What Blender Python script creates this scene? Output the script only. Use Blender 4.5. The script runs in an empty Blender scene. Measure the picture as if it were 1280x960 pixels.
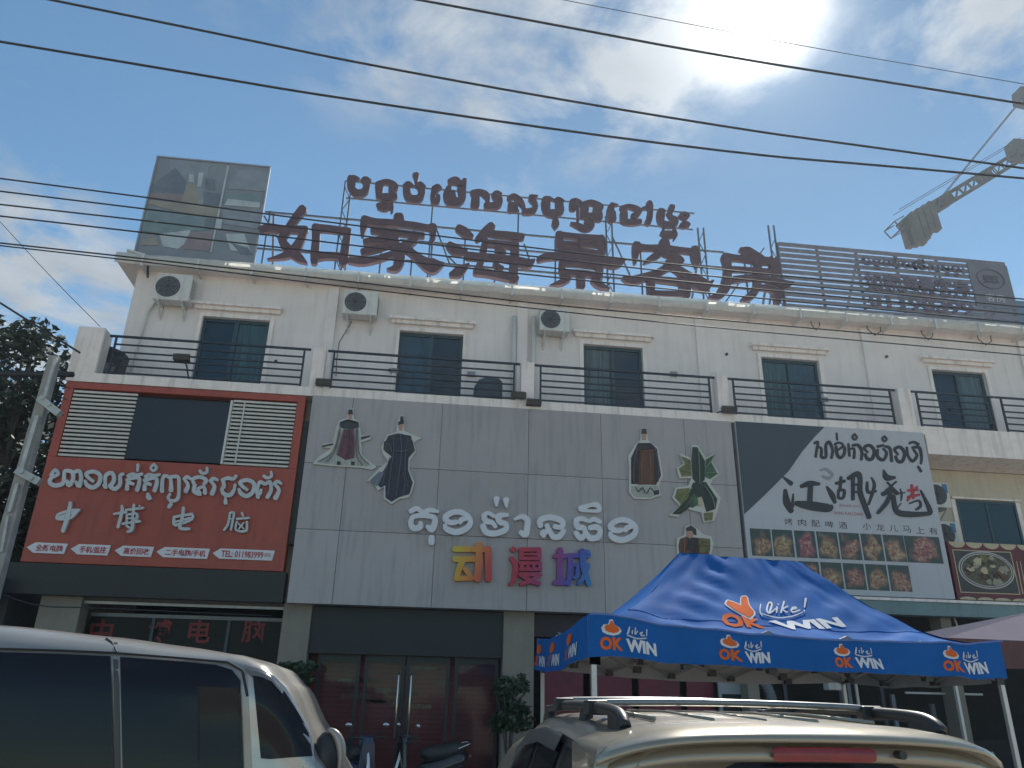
import bpy, bmesh, math, random
from mathutils import Vector, Matrix, noise
random.seed(7)
R_ = math.radians
scene = bpy.context.scene
col = scene.collection

# ------------------------------------------------------------------ camera
F_PX = 955.0
ROT = Matrix(((0.9918120, -0.0660758, -0.1092838), (-0.1261540, -0.3739023, -0.9188483), (0.0198522, 0.9251114, -0.3791765)))
CAM = Vector((0.0, -16.0, 1.8))
cd = bpy.data.cameras.new('camera'); cam = bpy.data.objects.new('camera', cd); col.objects.link(cam)
cd.sensor_fit = 'HORIZONTAL'; cd.sensor_width = 36.0; cd.lens = F_PX / 1280 * 36
cd.clip_start = 0.05; cd.clip_end = 3000
cam.matrix_world = Matrix.Translation(CAM) @ ROT.to_4x4()
scene.camera = cam

def ray(px, py):
    return (ROT @ Vector((px - 640, 480 - py, -F_PX))).normalized()
def P(px, py, Y):
    """the point of the vertical plane y = Y that is seen at px, py of the photograph"""
    d = ray(px, py); return CAM + d * ((Y - CAM.y) / d.y)
def PZ(px, py, z):
    d = ray(px, py); return CAM + d * ((z - CAM.z) / d.z)

# ------------------------------------------------------------------ light
SUN_DIR = ray(948, 14)
SUN_EL = math.asin(SUN_DIR.z); SUN_AZ = math.atan2(SUN_DIR.x, SUN_DIR.y)
ld = bpy.data.lights.new('sun', 'SUN'); ld.energy = 5.0; ld.angle = R_(0.8); ld.color = (1.0, 0.95, 0.86)
sun = bpy.data.objects.new('sun', ld); col.objects.link(sun)
sun.rotation_euler = SUN_DIR.to_track_quat('Z', 'Y').to_euler()
scene.view_settings.view_transform = 'Standard'; scene.view_settings.look = 'None'
scene.view_settings.exposure = 0.45; scene.view_settings.gamma = 1.0
scene.cycles.use_denoising = True
scene.cycles.max_bounces = 6; scene.cycles.transparent_max_bounces = 12

world = bpy.data.worlds.new("World"); scene.world = world; world.use_nodes = True
nt = world.node_tree; N = nt.nodes; L = nt.links
for n in list(N): N.remove(n)
def wmath(op, a, b=None, c=None, clamp=False):
    n = N.new('ShaderNodeMath'); n.operation = op; n.use_clamp = clamp
    for i, v in enumerate((a, b, c)):
        if v is None: continue
        if isinstance(v, (int, float)): n.inputs[i].default_value = v
        else: L.new(v, n.inputs[i])
    return n.outputs[0]
def wvec(op, a, b):
    n = N.new('ShaderNodeVectorMath'); n.operation = op
    for i, v in enumerate((a, b)):
        if isinstance(v, (tuple, Vector)): n.inputs[i].default_value = tuple(v)
        else: L.new(v, n.inputs[i])
    return n
tc = N.new('ShaderNodeTexCoord'); dirv = wvec('NORMALIZE', tc.outputs['Generated'], (0, 0, 0)).outputs[0]
sky = N.new('ShaderNodeTexSky'); sky.sky_type = 'NISHITA'; sky.sun_disc = False
sky.sun_elevation = SUN_EL; sky.sun_rotation = SUN_AZ
sky.air_density = 1.0; sky.dust_density = 0.0; sky.ozone_density = 2.5
sep = N.new('ShaderNodeSeparateXYZ'); L.new(dirv, sep.inputs[0])
zc = wmath('MAXIMUM', sep.outputs[2], 0.04)
comb = N.new('ShaderNodeCombineXYZ')
L.new(wmath('DIVIDE', sep.outputs[0], zc), comb.inputs[0]); L.new(wmath('DIVIDE', sep.outputs[1], zc), comb.inputs[1])
n1 = N.new('ShaderNodeTexNoise'); n1.inputs['Scale'].default_value = 3.4; n1.inputs['Detail'].default_value = 12; n1.inputs['Roughness'].default_value = 0.60
n1.inputs['Distortion'].default_value = 0.25
L.new(comb.outputs[0], n1.inputs['Vector'])
n2c = N.new('ShaderNodeTexNoise'); n2c.inputs['Scale'].default_value = 5.0; n2c.inputs['Detail'].default_value = 8; L.new(comb.outputs[0], n2c.inputs['Vector'])
def blob(px, py, half_deg, amount, squash=None):
    d = ray(px, py) if not isinstance(px, Vector) else px.normalized()
    dt = wvec('DOT_PRODUCT', dirv, d).outputs['Value']
    a = wmath('ARCCOSINE', wmath('MINIMUM', dt, 0.99999))
    t = wmath('SUBTRACT', 1.0, wmath('DIVIDE', a, R_(half_deg)), clamp=True)
    t = wmath('SMOOTH_MIN', wmath('MULTIPLY', t, 1.6), 1.0, 0.25)
    return wmath('MULTIPLY', t, amount)
w = None
for b in ((560, 10, 11, .8), (760, 50, 11, 1.0), (640, 110, 7, .85), (930, 20, 8, 1.0), (800, 150, 4.5, .5), (1230, 15, 7, .95), (1130, 65, 4, .6),
          (30, 330, 8, 1.0), (110, 355, 6, .95), (60, 430, 7, .9), (640, 235, 3, .6), (1000, 195, 3, .35), (470, 60, 7, .7),
          (300, -300, 16, .7), (1500, -100, 16, .8), (-300, 200, 14, .7), (1600, 400, 14, .6), (700, -700, 25, .7),
          (Vector((.2, -1, .7)), 0, 38, .9), (Vector((-1, -.6, .8)), 0, 34, .85), (Vector((1, -.4, .7)), 0, 32, .85), (Vector((0, -.3, 1)), 0, 22, .7)):  # unseen clouds added behind the camera as neutral fill for the facade
    o = blob(*b); w = o if w is None else wmath('MAXIMUM', w, o)
base = wmath('MULTIPLY', wmath('SUBTRACT', n1.outputs[0], 0.46), 6.5)
mask = wmath('MULTIPLY', wmath('ADD', base, wmath('SUBTRACT', wmath('MULTIPLY', w, 1.0), 0.42)), w, clamp=True)
mask = wmath('MULTIPLY', mask, 0.85, clamp=True)
sd = wvec('DOT_PRODUCT', dirv, SUN_DIR).outputs['Value']; sd = wmath('MAXIMUM', sd, 0.0)
g_wide = wmath('POWER', sd, 14.0); g_mid = wmath('POWER', sd, 150.0); g_hot = wmath('POWER', sd, 900.0)
# cloud radiance: thin cloud lit from behind, brightest round the sun
cl_v = wmath('ADD', wmath('ADD', 2.7, wmath('MULTIPLY', n2c.outputs[0], 4.0)), wmath('ADD', wmath('MULTIPLY', g_wide, 1.2), wmath('MULTIPLY', g_mid, 2.6)))
clc = N.new('ShaderNodeCombineXYZ')
L.new(wmath('MULTIPLY', cl_v, 0.95), clc.inputs[0]); L.new(wmath('MULTIPLY', cl_v, 1.0), clc.inputs[1]); L.new(wmath('MULTIPLY', cl_v, 1.04), clc.inputs[2])
mx = N.new('ShaderNodeMix'); mx.data_type = 'RGBA'; L.new(mask, mx.inputs['Factor'])
SKY_TINT = (0.96, 1.26, 1.24)
dim = wmath('SUBTRACT', 1.0, wmath('MULTIPLY', wmath('POWER', sd, 6.0), 0.34)); dcb = N.new('ShaderNodeCombineXYZ')
for _i in range(3): L.new(wmath('MULTIPLY', dim, SKY_TINT[_i]), dcb.inputs[_i])
tint = wvec('MULTIPLY', sky.outputs[0], dcb.outputs[0]).outputs[0]
L.new(tint, mx.inputs[6]); L.new(clc.outputs[0], mx.inputs[7])
glow = wmath('ADD', wmath('MULTIPLY', g_hot, 22.0), wmath('MULTIPLY', g_mid, 2.2))
gc = N.new('ShaderNodeCombineXYZ'); L.new(glow, gc.inputs[0]); L.new(wmath('MULTIPLY', glow, .97), gc.inputs[1]); L.new(wmath('MULTIPLY', glow, .88), gc.inputs[2])
add = wvec('ADD', mx.outputs[2], gc.outputs[0]).outputs[0]
bg = N.new('ShaderNodeBackground'); L.new(add, bg.inputs[0]); bg.inputs[1].default_value = 0.08
wo = N.new('ShaderNodeOutputWorld'); L.new(bg.outputs[0], wo.inputs[0])

# ------------------------------------------------------------------ materials
def srgb(h):
    h = h.lstrip('#'); v = [int(h[i:i + 2], 16) / 255 for i in (0, 2, 4)]
    return tuple(x / 12.92 if x <= .04045 else ((x + .055) / 1.055) ** 2.4 for x in v)
MATS = {}
def mat(name, color, rough=.6, metal=0.0, vary=.18, scale=3.0, bump=.0, bscale=30.0, streak=0.0, spec=.5, coat=0.0, dirt=None, dirt_amt=.5, alpha=None, stretch=(1, 1, 1)):
    if name in MATS: return MATS[name]
    if isinstance(color, str): color = srgb(color)
    m = bpy.data.materials.new(name); m.use_nodes = True; t = m.node_tree; B = t.nodes['Principled BSDF']
    B.inputs['Roughness'].default_value = rough; B.inputs['Metallic'].default_value = metal
    B.inputs['Specular IOR Level'].default_value = spec; B.inputs['Coat Weight'].default_value = coat; B.inputs['Coat Roughness'].default_value = .06
    tc = t.nodes.new('ShaderNodeTexCoord'); mp = t.nodes.new('ShaderNodeMapping'); mp.inputs['Scale'].default_value = stretch
    t.links.new(tc.outputs['Object'], mp.inputs[0])
    nz = t.nodes.new('ShaderNodeTexNoise'); nz.inputs['Scale'].default_value = scale; nz.inputs['Detail'].default_value = 6; nz.inputs['Roughness'].default_value = .65
    t.links.new(mp.outputs[0], nz.inputs[0])
    mxn = t.nodes.new('ShaderNodeMix'); mxn.data_type = 'RGBA'
    rp = t.nodes.new('ShaderNodeMapRange'); rp.inputs[1].default_value = .3; rp.inputs[2].default_value = .7; t.links.new(nz.outputs[0], rp.inputs[0])
    t.links.new(rp.outputs[0], mxn.inputs[0])
    mxn.inputs[6].default_value = (*[c * (1 - vary) for c in color], 1); mxn.inputs[7].default_value = (*[min(1, c * (1 + vary * .7)) for c in color], 1)
    out = mxn.outputs[2]
    if dirt is not None:                                     # rain streaks and grime: stretched vertical noise
        mp2 = t.nodes.new('ShaderNodeMapping'); mp2.inputs['Scale'].default_value = (5, 5, .45); t.links.new(tc.outputs['Object'], mp2.inputs[0])
        n2 = t.nodes.new('ShaderNodeTexNoise'); n2.inputs['Scale'].default_value = 1.6; n2.inputs['Detail'].default_value = 7; t.links.new(mp2.outputs[0], n2.inputs[0])
        r2 = t.nodes.new('ShaderNodeMapRange'); r2.inputs[1].default_value = .5; r2.inputs[2].default_value = .78; r2.inputs[4].default_value = dirt_amt; t.links.new(n2.outputs[0], r2.inputs[0])
        m2 = t.nodes.new('ShaderNodeMix'); m2.data_type = 'RGBA'; t.links.new(r2.outputs[0], m2.inputs[0]); t.links.new(out, m2.inputs[6])
        m2.inputs[7].default_value = (*(srgb(dirt) if isinstance(dirt, str) else dirt), 1); out = m2.outputs[2]
    t.links.new(out, B.inputs['Base Color'])
    if rough > .15:
        rr = t.nodes.new('ShaderNodeMapRange'); rr.inputs[3].default_value = max(0.03, rough - .1); rr.inputs[4].default_value = min(1, rough + .1); t.links.new(nz.outputs[0], rr.inputs[0]); t.links.new(rr.outputs[0], B.inputs['Roughness'])
    if bump:
        nb = t.nodes.new('ShaderNodeTexNoise'); nb.inputs['Scale'].default_value = bscale; nb.inputs['Detail'].default_value = 4; t.links.new(tc.outputs['Object'], nb.inputs[0])
        bp = t.nodes.new('ShaderNodeBump'); bp.inputs['Strength'].default_value = bump; bp.inputs['Distance'].default_value = .02; t.links.new(nb.outputs[0], bp.inputs['Height']); t.links.new(bp.outputs[0], B.inputs['Normal'])
    if alpha is not None: B.inputs['Alpha'].default_value = alpha
    MATS[name] = m; return m

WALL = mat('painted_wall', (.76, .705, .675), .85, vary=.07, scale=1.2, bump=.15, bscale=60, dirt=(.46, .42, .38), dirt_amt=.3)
LEDGE = mat('ledge_paint', (.85, .77, .72), .8, vary=.1, scale=3, bump=.2, dirt=(.3, .3, .27), dirt_amt=.6)
PIL = mat('pillar_paint', (.27, .24, .20), .8, vary=.12, scale=2, bump=.2, dirt=(.22, .2, .17), dirt_amt=.6)
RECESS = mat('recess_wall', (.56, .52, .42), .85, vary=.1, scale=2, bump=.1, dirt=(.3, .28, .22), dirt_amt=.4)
FLASH = mat('roof_flashing', (.86, .86, .82), .45, metal=.0, vary=.15, scale=6, bump=.8, bscale=9, dirt=(.35, .3, .24), dirt_amt=.6)
CONC = mat('concrete', (.32, .31, .29), .9, vary=.25, scale=5, bump=.4)
IRON = mat('dark_iron', (.035, .042, .055), .45, metal=.4, vary=.3, scale=10)
STEEL = mat('sign_frame_steel', (.13, .15, .17), .5, metal=.5, vary=.3, scale=8)
GLASS = mat('dark_glass', (.012, .03, .045), .06, vary=.3, scale=1, spec=.6)
DFRAME = mat('door_frame', (.03, .065, .085), .4, vary=.2, scale=5)
CURT = mat('door_curtain', (.05, .12, .14), .7, vary=.5, scale=8, stretch=(6, 1, .3))
REDB = mat('red_board', (.36, .066, .038), .45, vary=.14, scale=1.5, dirt=(.16, .02, .02), dirt_amt=.4)
SLAT = mat('white_slat', (.60, .59, .55), .5, vary=.12, scale=6)
SCREEN = mat('led_screen', (.012, .016, .026), .35, vary=.2, scale=2)
BLACKP = mat('dark_panel', (.013, .015, .015), .5, vary=.3, scale=2)
GREYP = mat('grey_panel', (.375, .345, .345), .45, metal=.1, vary=.07, scale=.8, dirt=(.17, .18, .19), dirt_amt=.5)
_t = GREYP.node_tree; _b = _t.nodes['Principled BSDF']; _l = _b.inputs['Base Color'].links[0]; _src = _l.from_socket
_oi = _t.nodes.new('ShaderNodeObjectInfo'); _mr = _t.nodes.new('ShaderNodeMapRange'); _mr.inputs[3].default_value = .93; _mr.inputs[4].default_value = 1.06; _t.links.new(_oi.outputs['Random'], _mr.inputs[0])
_hs = _t.nodes.new('ShaderNodeHueSaturation'); _t.links.new(_src, _hs.inputs['Color']); _t.links.new(_mr.outputs[0], _hs.inputs['Value']); _t.links.new(_hs.outputs[0], _b.inputs['Base Color'])
_nb = _t.nodes.new('ShaderNodeTexNoise'); _nb.inputs['Scale'].default_value = .9; _tc = _t.nodes.new('ShaderNodeTexCoord'); _t.links.new(_tc.outputs['Object'], _nb.inputs[0])
_bp = _t.nodes.new('ShaderNodeBump'); _bp.inputs['Strength'].default_value = .5; _bp.inputs['Distance'].default_value = .08; _t.links.new(_nb.outputs[0], _bp.inputs['Height']); _t.links.new(_bp.outputs[0], _b.inputs['Normal'])
LETW = mat('white_letter', (.66, .67, .70), .4, vary=.08, scale=4)
LETS = mat('silver_letter', (.50, .50, .50), .35, metal=.2, vary=.15, scale=6)
LETR = mat('rust_red_letter', (.10, .055, .068), .6, vary=.3, scale=4)
INK = mat('black_print', (.025, .028, .032), .5, vary=.2, scale=4)
INKR = mat('red_print', (.42, .03, .05), .5, vary=.2, scale=4)
GREYPR = mat('grey_print', (.28, .29, .31), .5, vary=.1)
WHITEB = mat('white_board', (.47, .48, .51), .45, vary=.05, scale=1.0, dirt=(.33, .34, .35), dirt_amt=.3)
SLATE = mat('slate_print', (.045, .06, .075), .45, vary=.1, scale=1)
ACW = mat('ac_white', (.62, .62, .59), .5, vary=.08, scale=5, dirt=(.3, .28, .22), dirt_amt=.5)
ACG = mat('ac_grille', (.13, .14, .15), .6, vary=.2, scale=20)
_t = FLASH.node_tree; _tr = _t.nodes.new('ShaderNodeBsdfTranslucent'); _tr.inputs[0].default_value = (.85, .84, .78, 1); _ms = _t.nodes.new('ShaderNodeMixShader'); _ms.inputs[0].default_value = .7
_t.links.new(_t.nodes['Principled BSDF'].outputs[0], _ms.inputs[1]); _t.links.new(_tr.outputs[0], _ms.inputs[2]); _t.links.new(_ms.outputs[0], _t.nodes['Material Output'].inputs[0])
PIPE = mat('drain_pipe', (.6, .6, .58), .5, vary=.1, dirt=(.3, .3, .28), dirt_amt=.4)
CABLE = mat('cable', (.02, .022, .025), .6, vary=.2)
BLUE = None
WOODR = mat('red_shutter', (.21, .032, .038), .5, vary=.25, scale=4)
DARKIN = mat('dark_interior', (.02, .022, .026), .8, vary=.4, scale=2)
TEAL = mat('teal_fascia', (.16, .25, .26), .5, vary=.15, scale=2, dirt=(.08, .1, .1), dirt_amt=.5)
BORDER = mat('cutout_border', (.55, .55, .50), .5, vary=.1)
SILVER = mat('silver_paint', (.31, .30, .28), .34, metal=.35, vary=.06, scale=3, coat=.6)
CHAMP = mat('champagne_paint', (.31, .285, .23), .32, metal=.5, vary=.06, scale=3, coat=.6, dirt=(.3, .27, .2), dirt_amt=.15)
TINT = mat('tinted_glass', (.007, .008, .014), .07, vary=.3, scale=.8, spec=.24)
RUBBER = mat('rubber', (.015, .015, .016), .7, vary=.2)
BLKPL = mat('black_plastic', (.022, .024, .027), .42, vary=.2, scale=12)
CHROME = mat('chrome', (.6, .6, .6), .15, metal=1, vary=.05)
LAMPR = mat('red_lens', (.22, .01, .015), .2, vary=.25, scale=30, coat=.4)
TENTW = mat('tent_leg_white', (.55, .55, .54), .4, metal=.3, vary=.08)
UNDER = mat('tent_lining', (.36, .37, .39), .8, vary=.1, scale=3)
ORANGE = mat('orange_print', (.62, .13, .035), .8, vary=.05, spec=.03)
WHITEPR = mat('white_print', (.62, .64, .68), .8, vary=.05, spec=.03)
PINK = mat('pink_canopy', (.80, .53, .50), .75, vary=.08, scale=2)
MAROON = mat('maroon_print', (.12, .018, .026), .5, vary=.15, scale=3)
CREAM = mat('cream_print', (.50, .42, .28), .6, vary=.15, scale=9)
BARK = mat('bark', (.09, .075, .06), .9, vary=.4, scale=8, bump=.6)
LEAF = mat('tree_leaf', (.032, .052, .028), .6, vary=.45, scale=1.5)
LEAF2 = mat('shrub_leaf', (.03, .065, .03), .45, vary=.45, scale=6)
SKIN = mat('skin_print', (.45, .26, .19), .6, vary=.1)
CRANE = mat('crane_steel', (.06, .065, .07), .95, vary=.2, scale=2, spec=.03)
CWT = mat('counterweight_concrete', (.08, .08, .08), .95, vary=.2, scale=1, spec=.03)
POT = mat('plant_pot', (.2, .08, .04), .7, vary=.2)

# cloth of the tent
BLUE = mat('blue_canopy', (.010, .105, .36), .75, vary=.10, scale=2.5, bump=.1, bscale=5, spec=.035)

# ------------------------------------------------------------------ helpers
def link(o, parent=None):
    col.objects.link(o)
    if parent is not None: o.parent = parent
    return o
def tag(o, label=None, cat=None, group=None, kind=None):
    if label: o['label'] = label
    if cat: o['category'] = cat
    if group: o['group'] = group
    if kind: o['kind'] = kind
    return o
def thing(name, label, cat, loc=(0, 0, 0), group=None, rz=0):
    o = bpy.data.objects.new(name, None); o.empty_display_size = .2; o.location = loc; o.rotation_euler = (0, 0, rz)
    link(o); return tag(o, label, cat, group)
class MB:
    def __init__(s): s.v = []; s.f = []; s.m = []; s.mi = 0
    def add(s, vs, fs):
        b = len(s.v); s.v += [tuple(v) for v in vs]; s.f += [tuple(b + i for i in f) for f in fs]; s.m += [s.mi] * len(fs); return s
    def box(s, a, b):
        x0, y0, z0 = [min(p, q) for p, q in zip(a, b)]; x1, y1, z1 = [max(p, q) for p, q in zip(a, b)]
        return s.add([(x0, y0, z0), (x1, y0, z0), (x1, y1, z0), (x0, y1, z0), (x0, y0, z1), (x1, y0, z1), (x1, y1, z1), (x0, y1, z1)],
                     [(0, 3, 2, 1), (4, 5, 6, 7), (0, 1, 5, 4), (1, 2, 6, 5), (2, 3, 7, 6), (3, 0, 4, 7)])
    def bar(s, a, b, w, h=None):
        a = Vector(a); b = Vector(b); h = h or w; d = (b - a).normalized()
        up = Vector((0, 0, 1)) if abs(d.z) < .95 else Vector((0, 1, 0))
        x = d.cross(up).normalized() * w / 2; y = x.normalized().cross(d).normalized() * h / 2
        vs = [p + i * x + j * y for p in (a, b) for i, j in ((-1, -1), (1, -1), (1, 1), (-1, 1))]
        return s.add(vs, [(0, 1, 2, 3), (7, 6, 5, 4), (0, 4, 5, 1), (1, 5, 6, 2), (2, 6, 7, 3), (3, 7, 4, 0)])
    def tube(s, pts, r, n=6, cap=True):
        pts = [Vector(p) for p in pts]; k = len(pts); rs = r if isinstance(r, (list, tuple)) else [r] * k
        b = len(s.v); ref = None
        for i, p in enumerate(pts):
            d = (pts[min(i + 1, k - 1)] - pts[max(i - 1, 0)]).normalized()
            if ref is None: ref = Vector((0, 0, 1)) if abs(d.z) < .9 else Vector((1, 0, 0))
            x = d.cross(ref).normalized(); y = x.cross(d).normalized(); ref = y
            for j in range(n):
                a = 2 * math.pi * j / n; s.v.append(tuple(p + (x * math.cos(a) + y * math.sin(a)) * rs[i]))
        for i in range(k - 1):
            for j in range(n):
                s.f.append((b + i * n + j, b + i * n + (j + 1) % n, b + (i + 1) * n + (j + 1) % n, b + (i + 1) * n + j)); s.m.append(s.mi)
        if cap:
            s.f.append(tuple(b + j for j in range(n))[::-1]); s.f.append(tuple(b + (k - 1) * n + j for j in range(n))); s.m += [s.mi] * 2
        return s
    def cyl(s, a, b, r, n=16): return s.tube([a, b], r, n)
    def prism(s, pts, y0, y1):
        """outline of (x,z) points extruded from y0 (front) to y1 (back)"""
        k = len(pts)
        vs = [(x, y0, z) for x, z in pts] + [(x, y1, z) for x, z in pts]
        fs = [tuple(range(k)), tuple(range(2 * k - 1, k - 1, -1))] + [(i, (i + 1) % k, k + (i + 1) % k, k + i) for i in range(k)]
        return s.add(vs, fs)
    def build(s, name, m=None, parent=None, smooth=False, bevel=0.0, fix=True):
        me = bpy.data.meshes.new(name); me.from_pydata(s.v, [], s.f)
        ms = m if isinstance(m, (list, tuple)) else [m]
        for x in ms: me.materials.append(x)
        if len(ms) > 1: me.polygons.foreach_set('material_index', s.m)
        if fix:
            bm = bmesh.new(); bm.from_mesh(me); bmesh.ops.recalc_face_normals(bm, faces=bm.faces)
            ng = [f for f in bm.faces if len(f.verts) > 4]
            if ng: bmesh.ops.triangulate(bm, faces=ng)
            bm.to_mesh(me); bm.free()
        if smooth: me.polygons.foreach_set('use_smooth', [True] * len(me.polygons))
        o = bpy.data.objects.new(name, me); link(o, parent)
        if parent is not None:
            loc = parent.matrix_basis.inverted() if parent.parent is None else None
        if bevel:
            md = o.modifiers.new('bevel', 'BEVEL'); md.width = bevel; md.segments = 2; md.limit_method = 'ANGLE'; md.angle_limit = R_(40)
        return o
def box(name, a, b, m, parent=None, bevel=0.0): return MB().box(a, b).build(name, m, parent, bevel=bevel)
def catmull(pts, n=4):
    if len(pts) < 3: return pts
    out = []; e = [pts[0]] + list(pts) + [pts[-1]]
    for i in range(1, len(e) - 2):
        p0, p1, p2, p3 = e[i - 1:i + 3]
        for k in range(n):
            t = k / n
            out.append(tuple(.5 * ((2 * b) + (-a + c) * t + (2 * a - 5 * b + 4 * c - d) * t * t + (-a + 3 * b - 3 * c + d) * t ** 3) for a, b, c, d in zip(p0, p1, p2, p3)))
    out.append(tuple(pts[-1])); return out
def brush(mb, nums, T, depth, eps=0.0, flare=0.0, n=4):
    """one brush stroke 'x y w x y w ...' as a solid of its own thickness; T maps picture x,y,offset to the world"""
    v = [float(q) for q in nums.split()]; pts = [tuple(v[i:i + 3]) for i in range(0, len(v), 3)]
    if len(pts) == 1: pts = [(pts[0][0] - .01, pts[0][1], pts[0][2]), (pts[0][0] + .01, pts[0][1], pts[0][2])]
    c = catmull(pts, n); k = len(c); left = []; right = []
    for i, (x, y, w_) in enumerate(c):
        a = c[max(i - 1, 0)]; b = c[min(i + 1, k - 1)]; dx, dy = b[0] - a[0], b[1] - a[1]; l = math.hypot(dx, dy) or 1
        nx, ny = -dy / l, dx / l; w_ = max(w_, 2) / 2
        if i == 0:
            for t in (-.85, -.45): 
                q = math.sqrt(1 - t * t); left.append((x + dx / l * t * w_ + nx * w_ * q, y + dy / l * t * w_ + ny * w_ * q)); right.append((x + dx / l * t * w_ - nx * w_ * q, y + dy / l * t * w_ - ny * w_ * q))
        left.append((x + nx * w_, y + ny * w_)); right.append((x - nx * w_, y - ny * w_))
        if i == k - 1:
            for t in (.45, .85):
                q = math.sqrt(1 - t * t); left.append((x + dx / l * t * w_ + nx * w_ * q, y + dy / l * t * w_ + ny * w_ * q)); right.append((x + dx / l * t * w_ - nx * w_ * q, y + dy / l * t * w_ - ny * w_ * q))
    K = len(left); vs = []
    for i in range(K):
        e = eps + .003 * i / K
        vs += [T(*left[i], -e), T(*right[i], -e), T(*right[i], depth), T(*left[i], depth)]
    fs = []
    for i in range(K - 1):
        a = 4 * i; b = a + 4
        fs += [(a, a + 1, b + 1, b), (a + 1, a + 2, b + 2, b + 1), (a + 2, a + 3, b + 3, b + 2), (a + 3, a, b, b + 3)]
    fs += [(0, 3, 2, 1), (4 * K - 4, 4 * K - 3, 4 * K - 2, 4 * K - 1)]
    mb.add(vs, fs)
def win(ox, oy, s, Y):
    """picture window (origin, scale) laid on the plane y = Y; offset t goes back from the front"""
    def T(x, y, t):
        p = P(ox + x / s, oy + y / s, Y); return (p.x, Y + t, p.z)
    return T
def glyph(name, strokes, T, depth, m, parent, shift=(0, 0), dn=0, k=1.0):
    mb = MB()
    for i, s in enumerate(strokes.split(';')):
        s = s.strip()
        if not s: continue
        if shift != (0, 0):
            v = [float(q) for q in s.split()]
            for j in range(0, len(v), 3): v[j] += shift[0]; v[j + 1] += shift[1]
            s = ' '.join(map(str, v))
        if k != 1.0:
            v = [float(q) for q in s.split()]
            for j in range(2, len(v), 3): v[j] *= k
            s = ' '.join(map(str, v))
        brush(mb, s, T, depth, .004 * (i + dn))
    return mb.build(name, m, parent)
def text_mesh(body, bold=0.0, extrude=0.0, shear=0.0):
    c = bpy.data.curves.new('lettering', 'FONT'); c.body = body; c.size = 1; c.offset = bold; c.extrude = extrude; c.shear = shear; c.resolution_u = 2
    o = bpy.data.objects.new('lettering', c); col.objects.link(o)
    dg = bpy.context.evaluated_depsgraph_get(); dg.update()
    me = bpy.data.meshes.new_from_object(o.evaluated_get(dg)); bpy.data.objects.remove(o); bpy.data.curves.remove(c)
    return me
def text(name, body, m, parent, fn, width, height, bold=.0, extrude=0.0, shear=0.0, **kw):
    """lettering fitted into width x height; fn maps (x, y, lift) to the world"""
    me = text_mesh(body, bold, extrude, shear); xs = [v.co.x for v in me.vertices]; ys = [v.co.y for v in me.vertices]
    x0, x1, y0, y1 = min(xs), max(xs), min(ys), max(ys)
    for v in me.vertices:
        v.co = Vector(fn((v.co.x - x0) / (x1 - x0) * width, (v.co.y - y0) / (y1 - y0) * height, v.co.z))
    me.materials.clear(); me.materials.append(m); me.name = name
    o = bpy.data.objects.new(name, me); link(o, parent); return o
def wall_text(name, body, m, parent, x0, z0, x1, z1, Y, bold=0.0, thick=.01):
    return text(name, body, m, parent, lambda a, b, t: (x0 + a, Y - (thick if t > 0 else 0) if thick else Y, z0 + b), x1 - x0, z1 - z0, bold, .01 if thick else 0)
def dup(o, parent=None, dx=(0, 0, 0), label=None):
    c = o.copy(); col.objects.link(c)
    if parent is not None: c.parent = parent
    else: c.location = Vector(o.location) + Vector(dx)
    if label: c['label'] = label
    for ch in o.children: dup(ch, c)
    return c

# ------------------------------------------------------------------ ground
g = MB(); g.add([(-300, -300, 0), (300, -300, 0), (300, 300, 0), (-300, 300, 0)], [(0, 1, 2, 3)])
tag(g.build('ground', mat('dusty_ground', (.47, .37, .28), .95, vary=.25, scale=.6, bump=.4)), kind='structure')
g = MB(); g.add([(-120, -30, .004), (120, -30, .004), (120, -4.2, .004), (-120, -4.2, .004)], [(0, 1, 2, 3)])
tag(g.build('road', mat('pale_concrete_road', (.38, .33, .28), .9, vary=.25, scale=2, bump=.5)), kind='structure')
pv = box('pavement', (-30, -4.2, -.2), (40, 3, .12), mat('pavement_tile', (.40, .375, .34), .85, vary=.2, scale=3, bump=.3)); tag(pv, kind='structure')
kb = box('kerb', (-30, -4.35, -.2), (40, -4.2, .14), CONC); tag(kb, kind='structure')

# ------------------------------------------------------------------ hotel building
bld = thing('hotel_building', 'long white hotel block with balconies over a row of shops', 'building', (0, 0, 0))
XL, XR = -7.17, 21.0
EAVE = P(500, 351, .9).z
# upper wall with door openings
doors = [(-5.46, -3.89), (-.77, .80), (3.84, 5.38), (8.54, 10.12), (13.29, 14.84), (17.9, 19.5)]
FL = 8.03; DT = 10.12
mb = MB(); x = XL
for a, b in doors:
    mb.box((x, 1.2, FL), (a, 1.45, EAVE - .12)); mb.box((a, 1.2, DT), (b, 1.45, EAVE - .12)); x = b
mb.box((x, 1.2, FL), (XR, 1.45, EAVE - .12))
mb.box((XL, 1.45, 0), (XL + .25, 14, EAVE - .12)); mb.box((XR - .25, 1.45, 0), (XR, 14, EAVE - .12))
mb.box((XL, 14, 0), (XR, 14.2, EAVE - .12))
mb.build('wall', WALL, bld)
box('roof', (XL - .38, .82, EAVE - .12), (XR + .3, 14.4, EAVE), WALL, bld)
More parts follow.
